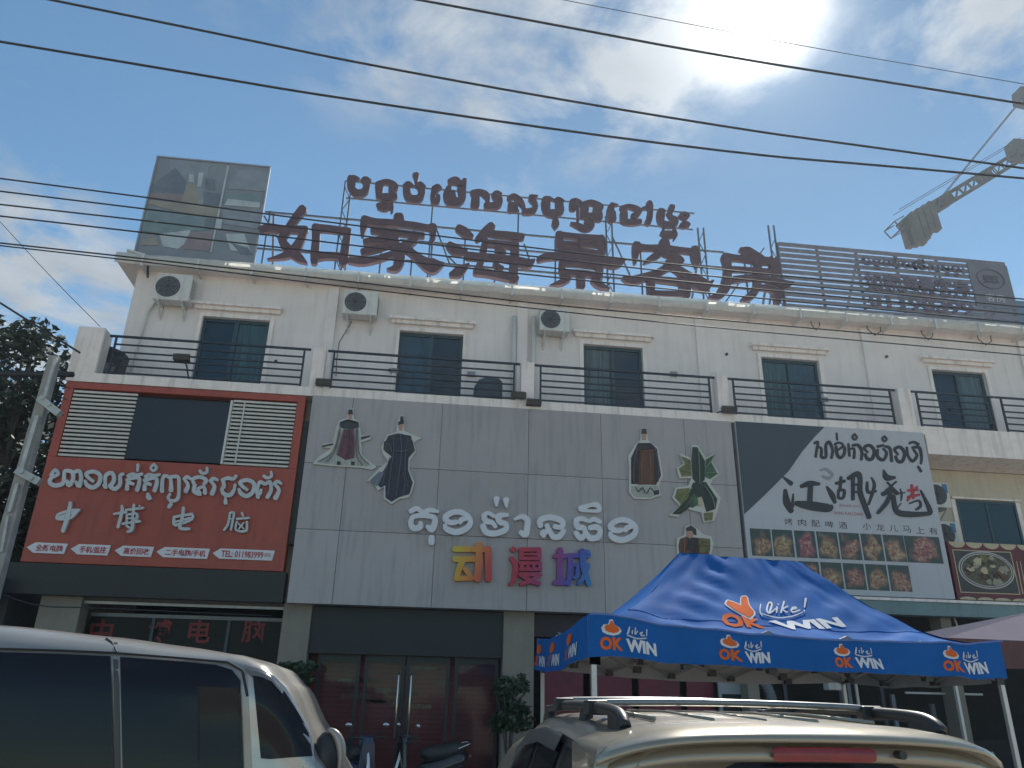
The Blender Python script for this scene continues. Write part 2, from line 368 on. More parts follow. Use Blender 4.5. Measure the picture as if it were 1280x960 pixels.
# crumpled metal flashing along the eave
mb = MB(); n = 150; prof = [(.80, -.17), (.77, -.10), (.755, -.02), (.765, .05), (.785, .10), (.83, .12)]
for i in range(n + 1):
    X = XL - .42 + (XR - XL + .8) * i / n
    for j, (yy, zz) in enumerate(prof):
        k = noise.noise(Vector((X * 2.3, j * 1.7, 3))) * .045 + noise.noise(Vector((X * 7, j * 1.7, 9))) * .02
        mb.v.append((X, yy + k * .8, EAVE + zz + k))
for i in range(n):
    for j in range(len(prof) - 1):
        a = i * len(prof) + j; mb.f.append((a, a + 1, a + 1 + len(prof), a + len(prof))); mb.m.append(0)
mb.build('eave_flashing', FLASH, bld, fix=False)
for i in range(22):
    X = XL + .2 + i * 1.27
    o = MB().box((X, .74, EAVE - .24), (X + .05, 1.2, EAVE - .19)).box((X, .735, EAVE - .24), (X + .05, .75, EAVE + .06)).build('gutter_bracket', PIPE, bld)
# festoon of cable loops stapled under the eave at the right
for (a, b) in ((1012, 1024), (1082, 1100), (1150, 1165), (1220, 1238)):
    p = P(a, 396 + (a - 1012) * .09, 1.1); q = P(b, 398 + (b - 1012) * .09, 1.1)
    MB().tube([p, p + Vector((.02, 0, -.22)), (p + q) / 2 + Vector((0, 0, -.36)), q + Vector((-.02, 0, -.2)), q], .012, 5).build('cable_loop', CABLE, bld)
# balcony doors
for a, b in doors:
    o = MB()
    o.box((a, 1.28, FL), (a + .07, 1.4, DT)).box((b - .07, 1.28, FL), (b, 1.4, DT)).box((a + .07, 1.28, DT - .08), (b - .07, 1.4, DT)).box(((a + b) / 2 - .05, 1.27, FL), ((a + b) / 2 + .05, 1.38, DT - .08))
    fr = o.build('balcony_door', DFRAME, bld)
    for s0, s1 in ((a + .07, (a + b) / 2 - .05), ((a + b) / 2 + .05, b - .07)):
        k_ = (doors.index((a, b)) * 2 + (s0 != a + .07)) % 5; box('glass_pane', (s0, 1.32, FL), (s1, 1.335, DT - .08), (GLASS, mat('curtained_glass', (.045, .10, .115), .15, vary=.75, scale=4, stretch=(7, 1, .25)), mat('bluish_glass', (.03, .075, .11), .1, vary=.5, scale=2, stretch=(3, 1, .8)), GLASS, mat('pale_curtained_glass', (.09, .13, .14), .2, vary=.7, scale=4, stretch=(9, 1, .2)))[k_], fr)
    box('curtain', ((a + b) / 2 + .1, 1.37, FL), (b - .1, 1.38, DT - .1), CURT, fr)
    # moulded hood and side architraves
    hm = MB().box((a - .28, 1.02, DT + .26), (b + .28, 1.2, DT + .33)).box((a - .22, 1.10, DT + .17), (b + .22, 1.2, DT + .26))
    hm.build('door_hood', LEDGE, bld)
    box('architrave', (a - .1, 1.16, FL), (a, 1.2, DT + .1), LEDGE, bld); box('architrave', (b, 1.16, FL), (b + .1, 1.2, DT + .1), LEDGE, bld); box('architrave', (a, 1.16, DT), (b, 1.2, DT + .1), LEDGE, bld)
# balcony slab and ledge
mb = MB().box((-7.62, .03, 7.82), (11.9, 1.2, FL - .003)).box((11.9, .03, 7.34), (XR, 1.2, FL - .003)); mb.build('balcony_slab', LEDGE, bld)
for X0, X1 in ((-7.64, -7.08), (-2.60, -2.32), (2.12, 2.42), (6.80, 7.08), (11.40, 11.75), (16.0, 16.3)):
    zt = P(122, 408, 0).z if X0 < -7 else 9.0
    box('balcony_pier', (X0, .04, FL), (X1, .5 if X0 < -7 else .34, zt), LEDGE, bld, .012)
    box('pilaster', (X0 + .02, 1.12, FL), (X1 - .02, 1.2, EAVE - .2), WALL, bld) if X0 > -7 else None
# party pipes
for px in (643, 667): 
    a = P(px, 396, 1.1); MB().cyl((a.x, 1.08, FL), (a.x, 1.08, a.z), .055, 10).build('drain_pipe', PIPE, bld, smooth=True)
a = P(182, 392, 1.1); MB().tube([(a.x + .3, 1.14, 10.7), (a.x + .02, 1.14, 10.1), (a.x - .08, 1.14, FL)], .03, 8).build('drain_pipe', PIPE, bld, smooth=True)
a = P(905, 470, 1.0); MB().cyl((a.x, 1.0, FL), (a.x, 1.0, 9.4), .05, 10).build('drain_pipe', PIPE, bld, smooth=True)
# small fittings on the upper wall
for px, py in ((908, 443), (1108, 446), (880, 470), (1187, 512), (487, 463), (345, 452)):
    p = P(px, py, 1.19); MB().cyl((p.x, 1.15, p.z), (p.x, 1.2, p.z), .035, 10).build('wall_sleeve', BLKPL, bld)
for px, py in ((493, 464), (589, 468), (1030, 500), (842, 468)):
    p = P(px, py, 1.18); box('socket_box', (p.x - .09, 1.13, p.z - .06), (p.x + .09, 1.2, p.z + .06), mat('grey_box', (.25, .26, .27), .5), bld)
p = P(893, 470, 1.0); MB().tube([(p.x + .07 * math.cos(i * .6), 1.0, p.z + .09 * math.sin(i * .6)) for i in range(9)], .012, 5).build('pipe_hook', PIPE, bld)
# railings
def railing(x0, x1):
    r = MB().bar((x0, .12, 8.96), (x1, .12, 8.96), .045).build('railing', IRON, bld)
    for z in (8.77, 8.59, 8.44, 8.27, 8.10): MB().bar((x0 + .14, .12, z), (x1 - .14, .12, z), .032).build('rail_bar', IRON, r)
    for X in (x0 + .14, x1 - .14): MB().bar((X, .12, FL), (X, .12, 8.94), .04).build('rail_post', IRON, r)
for a, b in ((-6.98, -2.66), (-2.28, 2.10), (2.44, 6.78), (7.10, 11.38), (11.80, 14.02), (14.06, 16.0), (16.35, 20.6)): railing(a, b)
# lower body: shop walls, pillars, floors
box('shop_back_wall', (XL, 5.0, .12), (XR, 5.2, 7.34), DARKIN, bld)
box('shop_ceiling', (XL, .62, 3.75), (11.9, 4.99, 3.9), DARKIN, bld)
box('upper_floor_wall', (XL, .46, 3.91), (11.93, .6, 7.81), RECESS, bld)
pillars = [(P(40, 800, .35).x, P(93, 800, .35).x), (P(350, 800, .35).x, P(386, 800, .35).x), (P(628, 830, .35).x, P(667, 830, .35).x), (7.0, 7.25), (11.6, 11.85), (16.1, 16.4)]
pillars[0] = (pillars[0][0], pillars[0][1])
for X0, X1 in pillars: box('shop_pillar', (X0, .3, .12), (X1, .7, 3.9), PIL, bld, .01)
# recessed upper room at the right with window
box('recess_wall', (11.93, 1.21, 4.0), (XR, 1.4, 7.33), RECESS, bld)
wl, wr = P(1193, 625, 1.2).x, P(1268, 630, 1.2).x; wt = P(1230, 627, 1.2).z
wf = MB().box((wl, 1.16, 4.3), (wl + .06, 1.205, wt)).box((wr - .06, 1.16, 4.3), (wr, 1.205, wt)).box((wl + .06, 1.16, wt - .06), (wr - .06, 1.205, wt)).box((wl / 2 + wr / 2 - .03, 1.165, 4.3), (wl / 2 + wr / 2 + .03, 1.205, wt - .06)).build('window', DFRAME, bld)
for s0, s1 in ((wl + .06, wl / 2 + wr / 2 - .03), (wl / 2 + wr / 2 + .03, wr - .06)): box('glass_pane', (s0, 1.18, 4.3), (s1, 1.19, wt - .06), GLASS, wf)
box('window_trim', (wl - .12, 1.17, 4.3), (wl, 1.21, wt + .02), LEDGE, bld); box('window_trim', (wr, 1.17, 4.3), (wr + .12, 1.21, wt + .02), LEDGE, bld)
box('window_hood', (wl - .12, 1.1, wt + .02), (wr + .12, 1.21, wt + .07), LEDGE, bld)

# fascias over the shops
a = P(10, 740, 0); box('shop_fascia', (-7.75, .02, 3.44), (-2.56, .3, 4.02), BLACKP, bld)
zf = P(1193, 750, 0).z; zb = P(1193, 772, 0).z
box('shop_fascia', (7.0, -.05, zb + .02), (XR, .3, zf - .01), TEAL, bld); box('fascia_lip', (6.98, -.09, zf - .07), (XR, -.045, zf - .012), LEDGE, bld)
# shop 1 (computer shop) front: beams, glass with red lettering
s1l, s1r = pillars[0][1], pillars[1][0]
zz = P(220, 757, .5).z
box('shop_beam', (s1l, .45, zz), (s1r, .7, zz + .35), mat('dim_beam', (.12, .12, .12), .7, vary=.2), bld)
box('shop_beam_trim', (s1l, .42, zz - .02), (s1r, .47, zz + .03), PIPE, bld)
z2 = P(220, 771, .8).z
box('glass_head', (s1l, .85, z2 - .03), (s1r, .95, z2 + .04), mat('dull_alu', (.22, .23, .23), .5, metal=.3), bld)
sg = box('shop_glass', (s1l, .9, .12), (s1r, .92, z2 - .03), mat('shop_glass', (.012, .013, .013), .3, vary=.4, scale=2, spec=.15), bld)
for i, (ch, px) in enumerate((('中', 127), ('博', 200), ('电', 250), ('脑', 317))):
    p = P(px, 787, .89); wall_text('window_letter', ch, mat('red_window_letter', (.22, .015, .015), .5), sg, p.x - .22, p.z - .26, p.x + .22, p.z + .2, .89, .02, .008)
for px in (190, 285): 
    X = P(px, 790, .88).x; box('glass_mullion', (X - .03, .86, .12), (X + .03, .9, z2 - .03), DFRAME, bld)
# shop 2: roller shutter box, four glass doors in front of a red shutter
s2l, s2r = pillars[1][1], pillars[2][0]
zt = P(500, 764, .4).z; zb2 = P(500, 816, .4).z; zr = P(450, 818, .55).z
box('shutter_box', (s2l, .38, zb2), (s2r, .85, 3.42), mat('shutter_box_paint', (.009, .014, .018), .5, vary=.15), bld)
box('shutter_box_lip', (s2l - .02, .34, zb2 - .05), (s2r + .02, .42, zb2), BLACKP, bld)
sh = MB()
zz = .12; k = 0
shut = bpy.data.objects.new('roller_shutter', None); link(shut, bld)
while zz < zb2:
    if k == 0: slat0 = MB().prism([(s2l, 0), (s2r, 0), (s2r, .088), (s2l, .088)], .0, .02); sm = slat0.build('shutter_slat', WOODR, shut); 
    else: sm = sm.copy(); link(sm, shut)
    sm.location = (0, 1.0 + (.006 if k % 2 else 0), zz); zz += .095; k += 1
gl = [(P(a, 880, .6).x, P(b, 880, .6).x) for a, b in ((392, 446), (452, 503), (505, 560), (566, 622))]
for i, (a, b) in enumerate(gl):
    f = MB().box((a, .56, .14), (a + .07, .62, zb2 - .05)).box((b - .07, .56, .14), (b, .62, zb2 - .05)).box((a + .07, .56, zb2 - .17), (b - .07, .62, zb2 - .05)).box((a + .07, .56, .14), (b - .07, .62, .3))
    d = f.build('glass_door', mat('black_alu_frame', (.012, .018, .02), .4), bld)
    g_ = box('glass_pane', (a + .07, .585, .3), (b - .07, .592, zb2 - .17), mat('clear_door_glass', (.9, .95, .95), .03, vary=0, spec=.5), d)
    if i in (1, 2):
        X = b - .11 if i == 1 else a + .11
        MB().tube([(X, .5, 1.0), (X, .47, 1.05), (X, .47, 2.15), (X, .5, 2.2)], .018, 8).build('door_handle', CHROME, d, smooth=True)
cg = MATS['clear_door_glass']; cg.node_tree.nodes['Principled BSDF'].inputs['Transmission Weight'].default_value = 1.0; cg.node_tree.nodes['Principled BSDF'].inputs['IOR'].default_value = 1.2
# coloured strips behind the glass, painted to imitate reflections in the doors
for i in range(14):
    X = s2l + .3 + random.random() * (s2r - s2l - .8); Z = 1.5 + random.random() * .9; 
    box('reflection_band', (X, .985, Z), (X + .3 + random.random() * .5, .995, Z + .04 + random.random() * .08), random.choice([mat('dull_tan', (.2, .14, .1), .6, vary=.5, scale=9), MAROON, mat('dull_pink', (.2, .08, .07), .6, vary=.5, scale=9)]), bld)
# shop 3: behind the tent
s3l = pillars[2][1]
box('shop_lintel', (s3l, .45, 2.98), (7.0, .8, 3.42), mat('dark_lintel', (.03, .02, .03), .6), bld)
for i, (a, b) in enumerate(((s3l + .25, s3l + 1.15), (s3l + 1.3, s3l + 2.2), (s3l + 2.35, s3l + 3.25), (s3l + 3.4, s3l + 4.0))):
    box('red_screen', (a, .95, .12), (b, 1.0, 2.6), mat('dark_red_screen', (.17, .018, .04), .5, vary=.3, scale=3), bld)
dl, dr = P(898, 860, .7).x, P(935, 860, .7).x
dd = MB().box((dl, .7, .12), (dr, .76, 2.45)).build('white_door', mat('grey_white_door', (.34, .36, .38), .5, vary=.05), bld)
for k in range(2):
    c = dl + (dr - dl) * (.3 + .38 * k); box('door_light', (c - .13, .69, 1.55), (c + .13, .702, 1.95), DARKIN, dd)
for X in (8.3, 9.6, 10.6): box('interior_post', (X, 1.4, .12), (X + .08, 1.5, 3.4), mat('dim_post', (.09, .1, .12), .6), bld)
for px, y0 in ((1116, 868), (1166, 880), (1204, 878), (1060, 850)):
    p = P(px, y0, .9); box('shop_post', (p.x - .04, .9, .12), (p.x + .04, .98, p.z), mat('post_grey', (.2, .23, .26), .5), bld)
p = P(1180, 867, .6); MB().bar((p.x - .9, .6, p.z), (p.x + .9, .6, p.z), .04).build('shop_rail', PIPE, bld)
box('shop_counter', (8.0, 2.0, .12), (14, 2.6, 1.1), DARKIN, bld)
for px, py in ((958, 742), (1191, 782)):
    pass
p = P(1191, 768, .5); MB().tube([(p.x, .5, p.z), (p.x + .08, .5, p.z - .35)], .02, 6).build('hanging_tube', LEDGE, bld)
p = P(1168, 800, .8); MB().tube([(p.x, .5, p.z - .2), (p.x, .9, p.z - .2)], .42, 20).build('exhaust_fan', ACG, bld, smooth=False)

# flexible duct
du = MB(); pts = []
for i in range(40):
    t = i / 39; p = P(944 + 22 * t + 6 * math.sin(t * 3), 838 + 50 * t, .3); pts.append(p)
du.tube(pts, [.115 if i % 2 else .085 for i in range(40)], 12)
tag(du.build('flexible_duct', mat('duct_foil', (.35, .38, .42), .4, metal=.5)), 'ribbed silver flexible duct hanging behind the blue tent', 'duct')
# hanging white bag / lamp
p = P(1040, 850, .2)
tag(box('wall_box', (p.x - .17, .05, p.z - .2), (p.x + .17, .29, p.z + .2), ACW, None, .02), 'pale small box fixed on the shop front behind the blue tent', 'box')

# ------------------------------------------------------------------ neighbouring low shop at far left
nb = thing('neighbouring_shop', 'low dark shop with grey fascia at the left behind the utility pole', 'building')
MB().box((-20, .4, .12), (-7.78, 9, 3.55)).build('wall', mat('dark_shed_wall', (.05, .055, .06), .8, vary=.3), nb)
box('roof', (-20.2, -.5, 3.55), (-7.78, 9.3, 3.72), mat('shed_roof', (.10, .11, .12), .7, vary=.3), nb)
box('fascia', (-20.2, -.62, 3.1), (-7.78, -.5, 3.72), BLACKP, nb)
box('shutter', (-12.5, .34, .12), (-8.6, .4, 2.9), mat('grey_shutter', (.10, .11, .12), .5), nb)

# ------------------------------------------------------------------ red computer shop sign
rs = thing('computer_shop_sign', 'red sign board with white louvres, dark screen and silver letters, left of the building', 'sign')
RX0, RX1, RZ0, RZ1 = -7.57, -2.62, 4.03, 7.79
lz0 = P(215, 585, 0).z - .0; lz1 = P(230, 484, 0).z
lx0, lx1 = RX0 + .17, RX1 - .17
sx0, sx1 = P(163, 540, 0).x, P(282, 540, 0).x
z_lo = P(63, 570, 0).z; z_hi = RZ1 - .2
mb = MB().box((RX0, 0, RZ0), (RX1, .3, z_lo)).box((RX0, 0, z_hi + .06), (RX1, .3, RZ1)).box((RX0, 0, z_lo), (lx0, .3, z_hi + .06)).box((lx1, 0, z_lo), (RX1, .3, z_hi + .06))
mb.build('sign_board', REDB, rs, bevel=.01)
box('louvre_backing', (lx0, .24, z_lo), (lx1, .29, z_hi + .06), BLACKP, rs)
box('screen', (sx0, .0, z_lo + .03), (sx1, .2, z_hi - .06), SCREEN, rs, .008)
nS = 17; first = None
for (a, b) in ((lx0 + .01, sx0 - .02), (sx1 + .05, lx1 - .01)):
    for i in range(nS):
        z = z_lo + .05 + (z_hi - .05 - z_lo) * i / (nS - 1)
        MB().add([(a, .03, z - .021), (b, .03, z - .021), (b, .02, z + .021), (a, .02, z + .021), (a, .05, z + .021), (b, .05, z + .021), (b, .05, z - .021), (a, .05, z - .021)],
                 [(0, 1, 2, 3), (3, 2, 5, 4), (7, 6, 1, 0), (4, 5, 6, 7), (0, 3, 4, 7), (1, 6, 5, 2)]).build('louvre_slat', SLAT, rs)
box('screen_edge', (sx1 + .0, -.005, z_lo + .02), (sx1 + .045, .18, z_hi), SLAT, rs)
for X in (sx1 + .28,): box('louvre_clip_rail', (X, -.004, z_lo + .04), (X + .03, .018, z_hi - .04), SLAT, rs)
KH_R1 = [
 ("110 190 28 150 140 30 180 180 28 110 220 28 100 270 35 160 295 35 230 270 35 240 200 30 250 150 30 320 160 35 330 230 32 290 290 40 270 250 28"),
 ("320 170 28 390 150 32 410 220 32 390 300 36 360 260 26"),
 ("450 250 26 470 290 35 530 315 35 590 270 35 600 190 35 530 155 32 460 180 32 500 230 28 530 250 26"),
 ("640 290 30 660 320 28 650 260 28 660 190 32 720 170 32 740 230 34 720 280 34 700 300 34 750 330 34 800 280 34 800 200 30 830 180 26"),
 ("880 200 28 920 180 28 970 190 26 1020 180 24;870 240 30 930 220 30 990 220 30 990 280 34 970 340 34;870 330 34 880 270 30 930 280 28;980 90 26 975 150 16"),
 ("1055 205 28 1095 185 28 1145 195 26 1195 185 24;1045 245 30 1105 225 30 1165 225 30 1165 285 34 1145 345 34;1045 335 34 1055 275 30 1105 285 28;1140 85 22 1165 115 22 1135 150 22 1110 120 22 1140 85 22;1080 385 30 1100 430 34 1075 410 26")]
KH_R2 = [
 ("20 310 36 20 230 30 40 160 30 100 180 28 110 240 30 110 300 40;100 170 28 180 170 30 190 250 28 180 380 28 120 410 28 80 380 24 100 340 22;110 440 30 90 470 28"),
 ("240 190 26 270 170 30 310 190 22;250 200 26 280 250 30 260 310 40"),
 ("340 240 28 330 190 30 400 170 30 460 200 34 440 240 28;350 250 30 340 310 36 400 340 34 380 290 26 440 270 26 450 330 34;400 110 26 430 135 26 470 120 24 470 80 22"),
 ("500 210 26 535 185 30 575 200 22;510 215 26 545 265 30 520 335 40"),
 ("620 200 28 680 180 30 730 190 28 760 160 26;630 200 28 640 260 30 620 290 28 640 340 34 700 350 34 740 300 28 750 250 24;655 380 20 655 430 32"),
 ("790 295 26 810 335 35 870 360 35 930 315 35 940 235 35 870 200 32 800 225 32 840 275 28 870 295 26"),
 ("980 370 32 970 290 30 1000 220 30 1050 240 28 1100 220 32 1110 300 30 1075 370 34;1010 300 24 1000 340 26;1040 160 26 1075 180 26 1115 160 24 1110 120 22"),
 ("1140 240 26 1175 215 30 1210 235 22;1150 245 26 1190 300 30 1155 380 40")]
TA, TB = win(50, 570, 8, -.07), win(200, 575, 8, -.07)
for s in KH_R1: glyph('letter', s, TA, .065, LETS, rs, k=1.22)
for s in KH_R2: glyph('letter', s, TB, .065, LETS, rs, k=1.22)
glyph('letter', "170 620 30 280 585 28 390 545 20;190 580 26 300 545 26 390 540 26;180 585 26 175 630 26 300 620 30 370 560 24;305 470 34 280 600 44 230 750 38", TA, .065, LETS, rs)
glyph('letter', "740 580 22 860 560 30;820 500 26 820 560 34 780 710 30;860 540 24 1030 520 24;940 490 26 920 690 26;870 590 22 970 580 26 960 660 26;870 590 22 870 660 22;870 625 18 960 625 18;830 680 24 1000 655 26;940 640 28 920 740 34 880 760 26;870 700 22 900 720 22;1000 505 20", TA, .065, LETS, rs)
glyph('letter', "140 570 28 150 650 30 300 600 30 330 560 26;140 570 26 320 540 26;150 620 20 300 580 20;235 480 30 220 600 34 200 680 34 290 690 30", TB, .065, LETS, rs)
glyph('letter', "700 530 24 680 640 24 640 700 22;700 530 22 740 530 22 720 640 24 710 700 20;690 590 14 735 590 14;820 530 24 830 560 20;770 590 22 890 580 22;770 620 20 760 700 20 860 710 24 870 620 22;790 640 16 840 690 16;840 630 16 790 690 16", TB, .065, LETS, rs)
for (l, r, yc, s) in ((34, 84, 685, '全新电脑'), (89, 138, 687, '手机/监控'), (144, 192, 689, '高价回收'), (196, 262, 691, '二手电脑/手机'), (266, 343, 693, 'TEL: 011983999')):
    a = P(l, yc - .5, 0); b = P(r, yc + 1.2, 0); h = .1; zc_ = (a.z + b.z) / 2
    o = MB().prism([(a.x, zc_), (a.x + .14, zc_ + h), (b.x, zc_ + h), (b.x - .03, zc_ - h), (a.x + .14, zc_ - h)], -.03, -.0005).build('arrow_plate', LETW, rs)
    wall_text('plate_lettering', s, INKR, o, a.x + .17, zc_ - .065, b.x - .07 - (.14 if 'TEL' in s else 0), zc_ + .065, -.033, .02, .003)
    if 'TEL' in s: wall_text('plate_lettering', '店长', INKR, o, b.x - .19, zc_ - .03, b.x - .06, zc_ + .05, -.033, .0, .003)
# dark downpipe / cable box between red and grey boards
tag(box('dark_side_panel', (-2.615, .1, 4.6), (-2.49, .35, 7.25), BLACKP, bld), None)

# ------------------------------------------------------------------ grey games-hall sign
gs = thing('games_hall_sign', 'grey metal panel sign with white Khmer letters and rainbow Chinese letters', 'sign')
gx = [-2.48] + [P(x, 620, 0).x for x in (428, 567, 648, 731, 808)] + [7.05]
gx = [-2.48, -1.55, -.42, .62, 1.72, 2.84, 3.98, 5.02, 6.12, 7.05]
gx = [-2.48, -1.6, .36, 2.3, 3.95, 5.9, 7.05]
gz = [3.43, 4.9, P(700, 595, 0).z, 7.83]
for i in range(len(gx) - 1):
    for j in range(len(gz) - 1):
        box('cladding_panel', (gx[i] + .004, 0 + .002 * ((i * 7 + j * 3) % 3), gz[j] + .004), (gx[i + 1] - .004, .1, gz[j + 1] - .004), GREYP, gs, .004)
box('sign_core', (-2.47, .06, 3.44), (7.04, .42, 7.81), mat('panel_joint', (.26, .26, .265), .6), gs)
TC, TD = win(500, 615, 8, -.1), win(650, 620, 8, -.1)
NGO = "450 330 40 470 370 60 570 400 62 680 350 60 700 270 50 620 205 55 520 205 55 450 260 60 500 305 55 560 300 50;690 260 40 620 275 55 600 300 50"
glyph('letter', "110 190 50 170 165 50 230 200 45 300 180 50 380 195 30;110 300 50 130 250 50 230 235 50 340 255 55 345 320 60 315 370 70 275 345 40;105 300 50 130 360 60 200 350 60 205 310 45;315 455 60 315 505 62", TC, .095, LETW, gs)
glyph('letter', NGO, TC, .095, LETW, gs)
glyph('letter', "835 235 50 880 210 40 940 240 40;840 245 55 860 290 60 920 305 50 955 345 40;830 340 60 860 400 60 950 415 60 1050 380 60 1060 320 50 1000 300 60 985 240 60 1070 230 40;965 70 60 965 140 20;1060 80 60 1065 150 20", TC, .095, LETW, gs)
glyph('letter', "-50 230 30 20 205 50 75 240 60 72 320 60 55 385 65 10 365 50", TD, .095, LETW, gs)
glyph('letter', "205 295 55 205 240 60 300 212 60 420 250 60 415 310 50 350 305 50;270 295 50 280 350 50 225 370 60 240 400 40;290 330 44 330 405 55 390 405 60 435 350 50", TD, .095, LETW, gs)
glyph('letter', "560 240 50 620 225 50 690 250 40 740 230 50 800 260 40;560 250 50 580 310 60 640 320 50 650 380 50 610 420 60 560 370 50;660 360 40 700 420 60 780 410 60 800 340 50 760 310 60 700 320 50;610 125 60 700 92 40 770 90 55 790 145 40 700 150 30 620 140 40", TD, .095, LETW, gs)
glyph('letter', NGO, TD, .095, LETW, gs, shift=(455, 40))
# rainbow letters: colour runs along the word
rb = bpy.data.materials.new('rainbow_letter'); rb.use_nodes = True; t = rb.node_tree; B = t.nodes['Principled BSDF']; B.inputs['Roughness'].default_value = .4
tcn = t.nodes.new('ShaderNodeTexCoord'); sp = t.nodes.new('ShaderNodeSeparateXYZ'); t.links.new(tcn.outputs['Object'], sp.inputs[0])
mth = t.nodes.new('ShaderNodeMath'); mth.operation = 'MULTIPLY_ADD'; mth.inputs[1].default_value = -.35; t.links.new(sp.outputs[2], mth.inputs[0]); t.links.new(sp.outputs[0], mth.inputs[2])
mr = t.nodes.new('ShaderNodeMapRange'); t.links.new(mth.outputs[0], mr.inputs[0])
pa = P(568, 690, 0); pb = P(738, 735, 0); mr.inputs[1].default_value = pa.x - .35 * pa.z; mr.inputs[2].default_value = pb.x - .35 * pb.z
cr = t.nodes.new('ShaderNodeValToRGB'); t.links.new(mr.outputs[0], cr.inputs[0])
els = cr.color_ramp.elements; els[0].color = (.55, .42, .03, 1); els[1].color = (.01, .22, .5, 1)
for pos, c in ((.12, (.6, .25, .03, 1)), (.26, (.5, .04, .035, 1)), (.52, (.40, .015, .06, 1)), (.7, (.24, .03, .17, 1)), (.84, (.05, .06, .38, 1))):
    e = els.new(pos); e.color = c
t.links.new(cr.outputs[0], B.inputs['Base Color'])
DONG = "550 570 58 735 570 58;550 670 58 740 670 58;630 680 60 590 770 60 570 860 50;560 865 50 725 860 50;650 770 50 700 835 50;790 525 60 790 700 76 775 870 70;745 575 60 875 575 60;880 570 66 885 870 66"
glyph('letter', DONG, TC, .095, rb, gs)
MAN = "-70 530 56 -65 535 56;-85 620 44 -45 690 56 -60 830 52 -95 880 40;5 535 44 195 535 44;15 535 46 15 625 46;190 535 46 190 625 46;5 582 24 195 582 24;5 626 34 195 626 34;0 672 36 205 672 36;0 735 36 205 735 36;16 675 40 16 735 40;75 675 30 75 735 30;135 675 30 135 735 30;196 675 40 196 735 40;0 788 40 200 788 40;20 800 40 100 850 44 190 880 40;180 800 40 110 850 40 10 880 40"
glyph('letter', MAN, TD, .095, rb, gs)
CHENG = "400 540 62 400 870 62;350 600 46 455 600 46;350 865 50 455 865 50;480 595 46 690 595 46;505 600 52 500 760 52 485 880 46;525 690 36 575 690 36;575 690 36 570 800 40 540 820 30;620 550 56 635 720 60 690 880 50;665 555 40 685 570 40;680 690 40 640 800 44 590 875 40"
glyph('letter', CHENG, TD, .095, rb, gs)
# camera-like lamp bracket bits under the sign
for px in (383, 612, 380): 
    pass

# flat cut-out figures fixed on the grey sign
def cutout(name, label, ox, oy, s, outline, layers, lines=(), cat='cutout figure'):
    root = thing(name, label, cat, group=None)
    T = win(ox, oy, s, -.05)
    def pts(q): 
        v = [float(a) for a in q.split()]; r = []
        for i in range(0, len(v), 2):
            p = T(v[i], v[i + 1], 0); r.append((p[0], p[2]))
        return r
    MB().prism(pts(outline), -.05, -.004).build('board', BORDER, root)
    for i, (nm, m, q) in enumerate(layers):
        MB().prism(pts(q), -.054 - .003 * i, -.0505).build(nm, m, root)
    for i, (nm, m, q) in enumerate(lines):
        v = [float(a) for a in q.split()]; pp = []
        for j in range(0, len(v), 2):
            p = T(v[j], v[j + 1], 0); pp.append((p[0], -.085, p[2]))
        MB().tube(catmull(pp, 3), .010, 4).build(nm, m, root)
    return root
DKBL = mat('navy_print', (.022, .027, .045), .5, vary=.5, scale=7, stretch=(3, 1, .6)); ROBEW = mat('robe_white_print', (.38, .40, .36), .6, vary=.4, scale=8, stretch=(4, 1, .8))
PLUM = mat('plum_print', (.13, .055, .075), .6, vary=.5, scale=10); DKGREY = mat('charcoal_print', (.04, .05, .055), .6, vary=.4, scale=9)
BRN = mat('brown_print', (.12, .055, .035), .6, vary=.4, scale=9, stretch=(4, 1, 1)); DBRN = mat('dark_brown_print', (.035, .025, .03), .6, vary=.5, scale=7, stretch=(3, 1, 1))
GRN = mat('green_print', (.05, .12, .07), .6, vary=.6, scale=9); OLV = mat('olive_print', (.16, .16, .06), .6, vary=.5, scale=9); DGRN = mat('dark_green_print', (.018, .035, .03), .6, vary=.6, scale=8)
cutout('cutout_figure', 'cut-out of a man in pale gown with plum front on the grey sign', 360, 490, 5.333,
 "400 112 436 112 442 178 476 200 488 290 552 286 552 314 488 334 492 418 592 500 560 518 480 504 300 494 162 478 210 428 288 376 222 368 240 344 298 338 320 240 343 188 394 174",
 [('gown', ROBEW, "350 215 470 215 478 425 560 496 480 494 300 484 190 468 310 396 335 260"), ('cape', DKGREY, "345 200 400 182 470 200 475 235 430 250 370 245 342 230"),
  ('front_panel', PLUM, "370 250 440 250 450 350 440 440 385 455 325 420 345 340"), ('head', SKIN, "402 146 430 146 426 180 407 180"), ('hair', INK, "404 118 430 118 434 150 400 150"),
  ('shoe', INK, "326 464 350 464 350 486 326 486"), ('shoe', INK, "420 466 444 466 444 488 420 488"), ('sword', INK, "488 302 548 290 548 298 488 318"), ('sword_tip', INK, "228 360 300 343 300 352 230 368")],
 [('fold_line', mat('fold_grey', (.16, .17, .16), .6), "350 225 336 320 300 420 250 470"), ('fold_line', mat('fold_grey', 0), "340 260 318 360 270 430 200 466"), ('fold_line', mat('fold_grey', 0), "462 240 466 340 480 420 540 486"), ('fold_line', mat('fold_grey', 0), "455 250 456 360 462 440 500 490"), ('trim_line', PLUM, "408 252 404 340 396 440"), ('trim_line', mat('pink_trim', (.32, .16, .18), .6), "372 256 352 340 332 416"), ('trim_line', mat('pink_trim', 0), "438 256 446 350 440 436"), ('collar', INK, "360 208 405 190 460 208")])
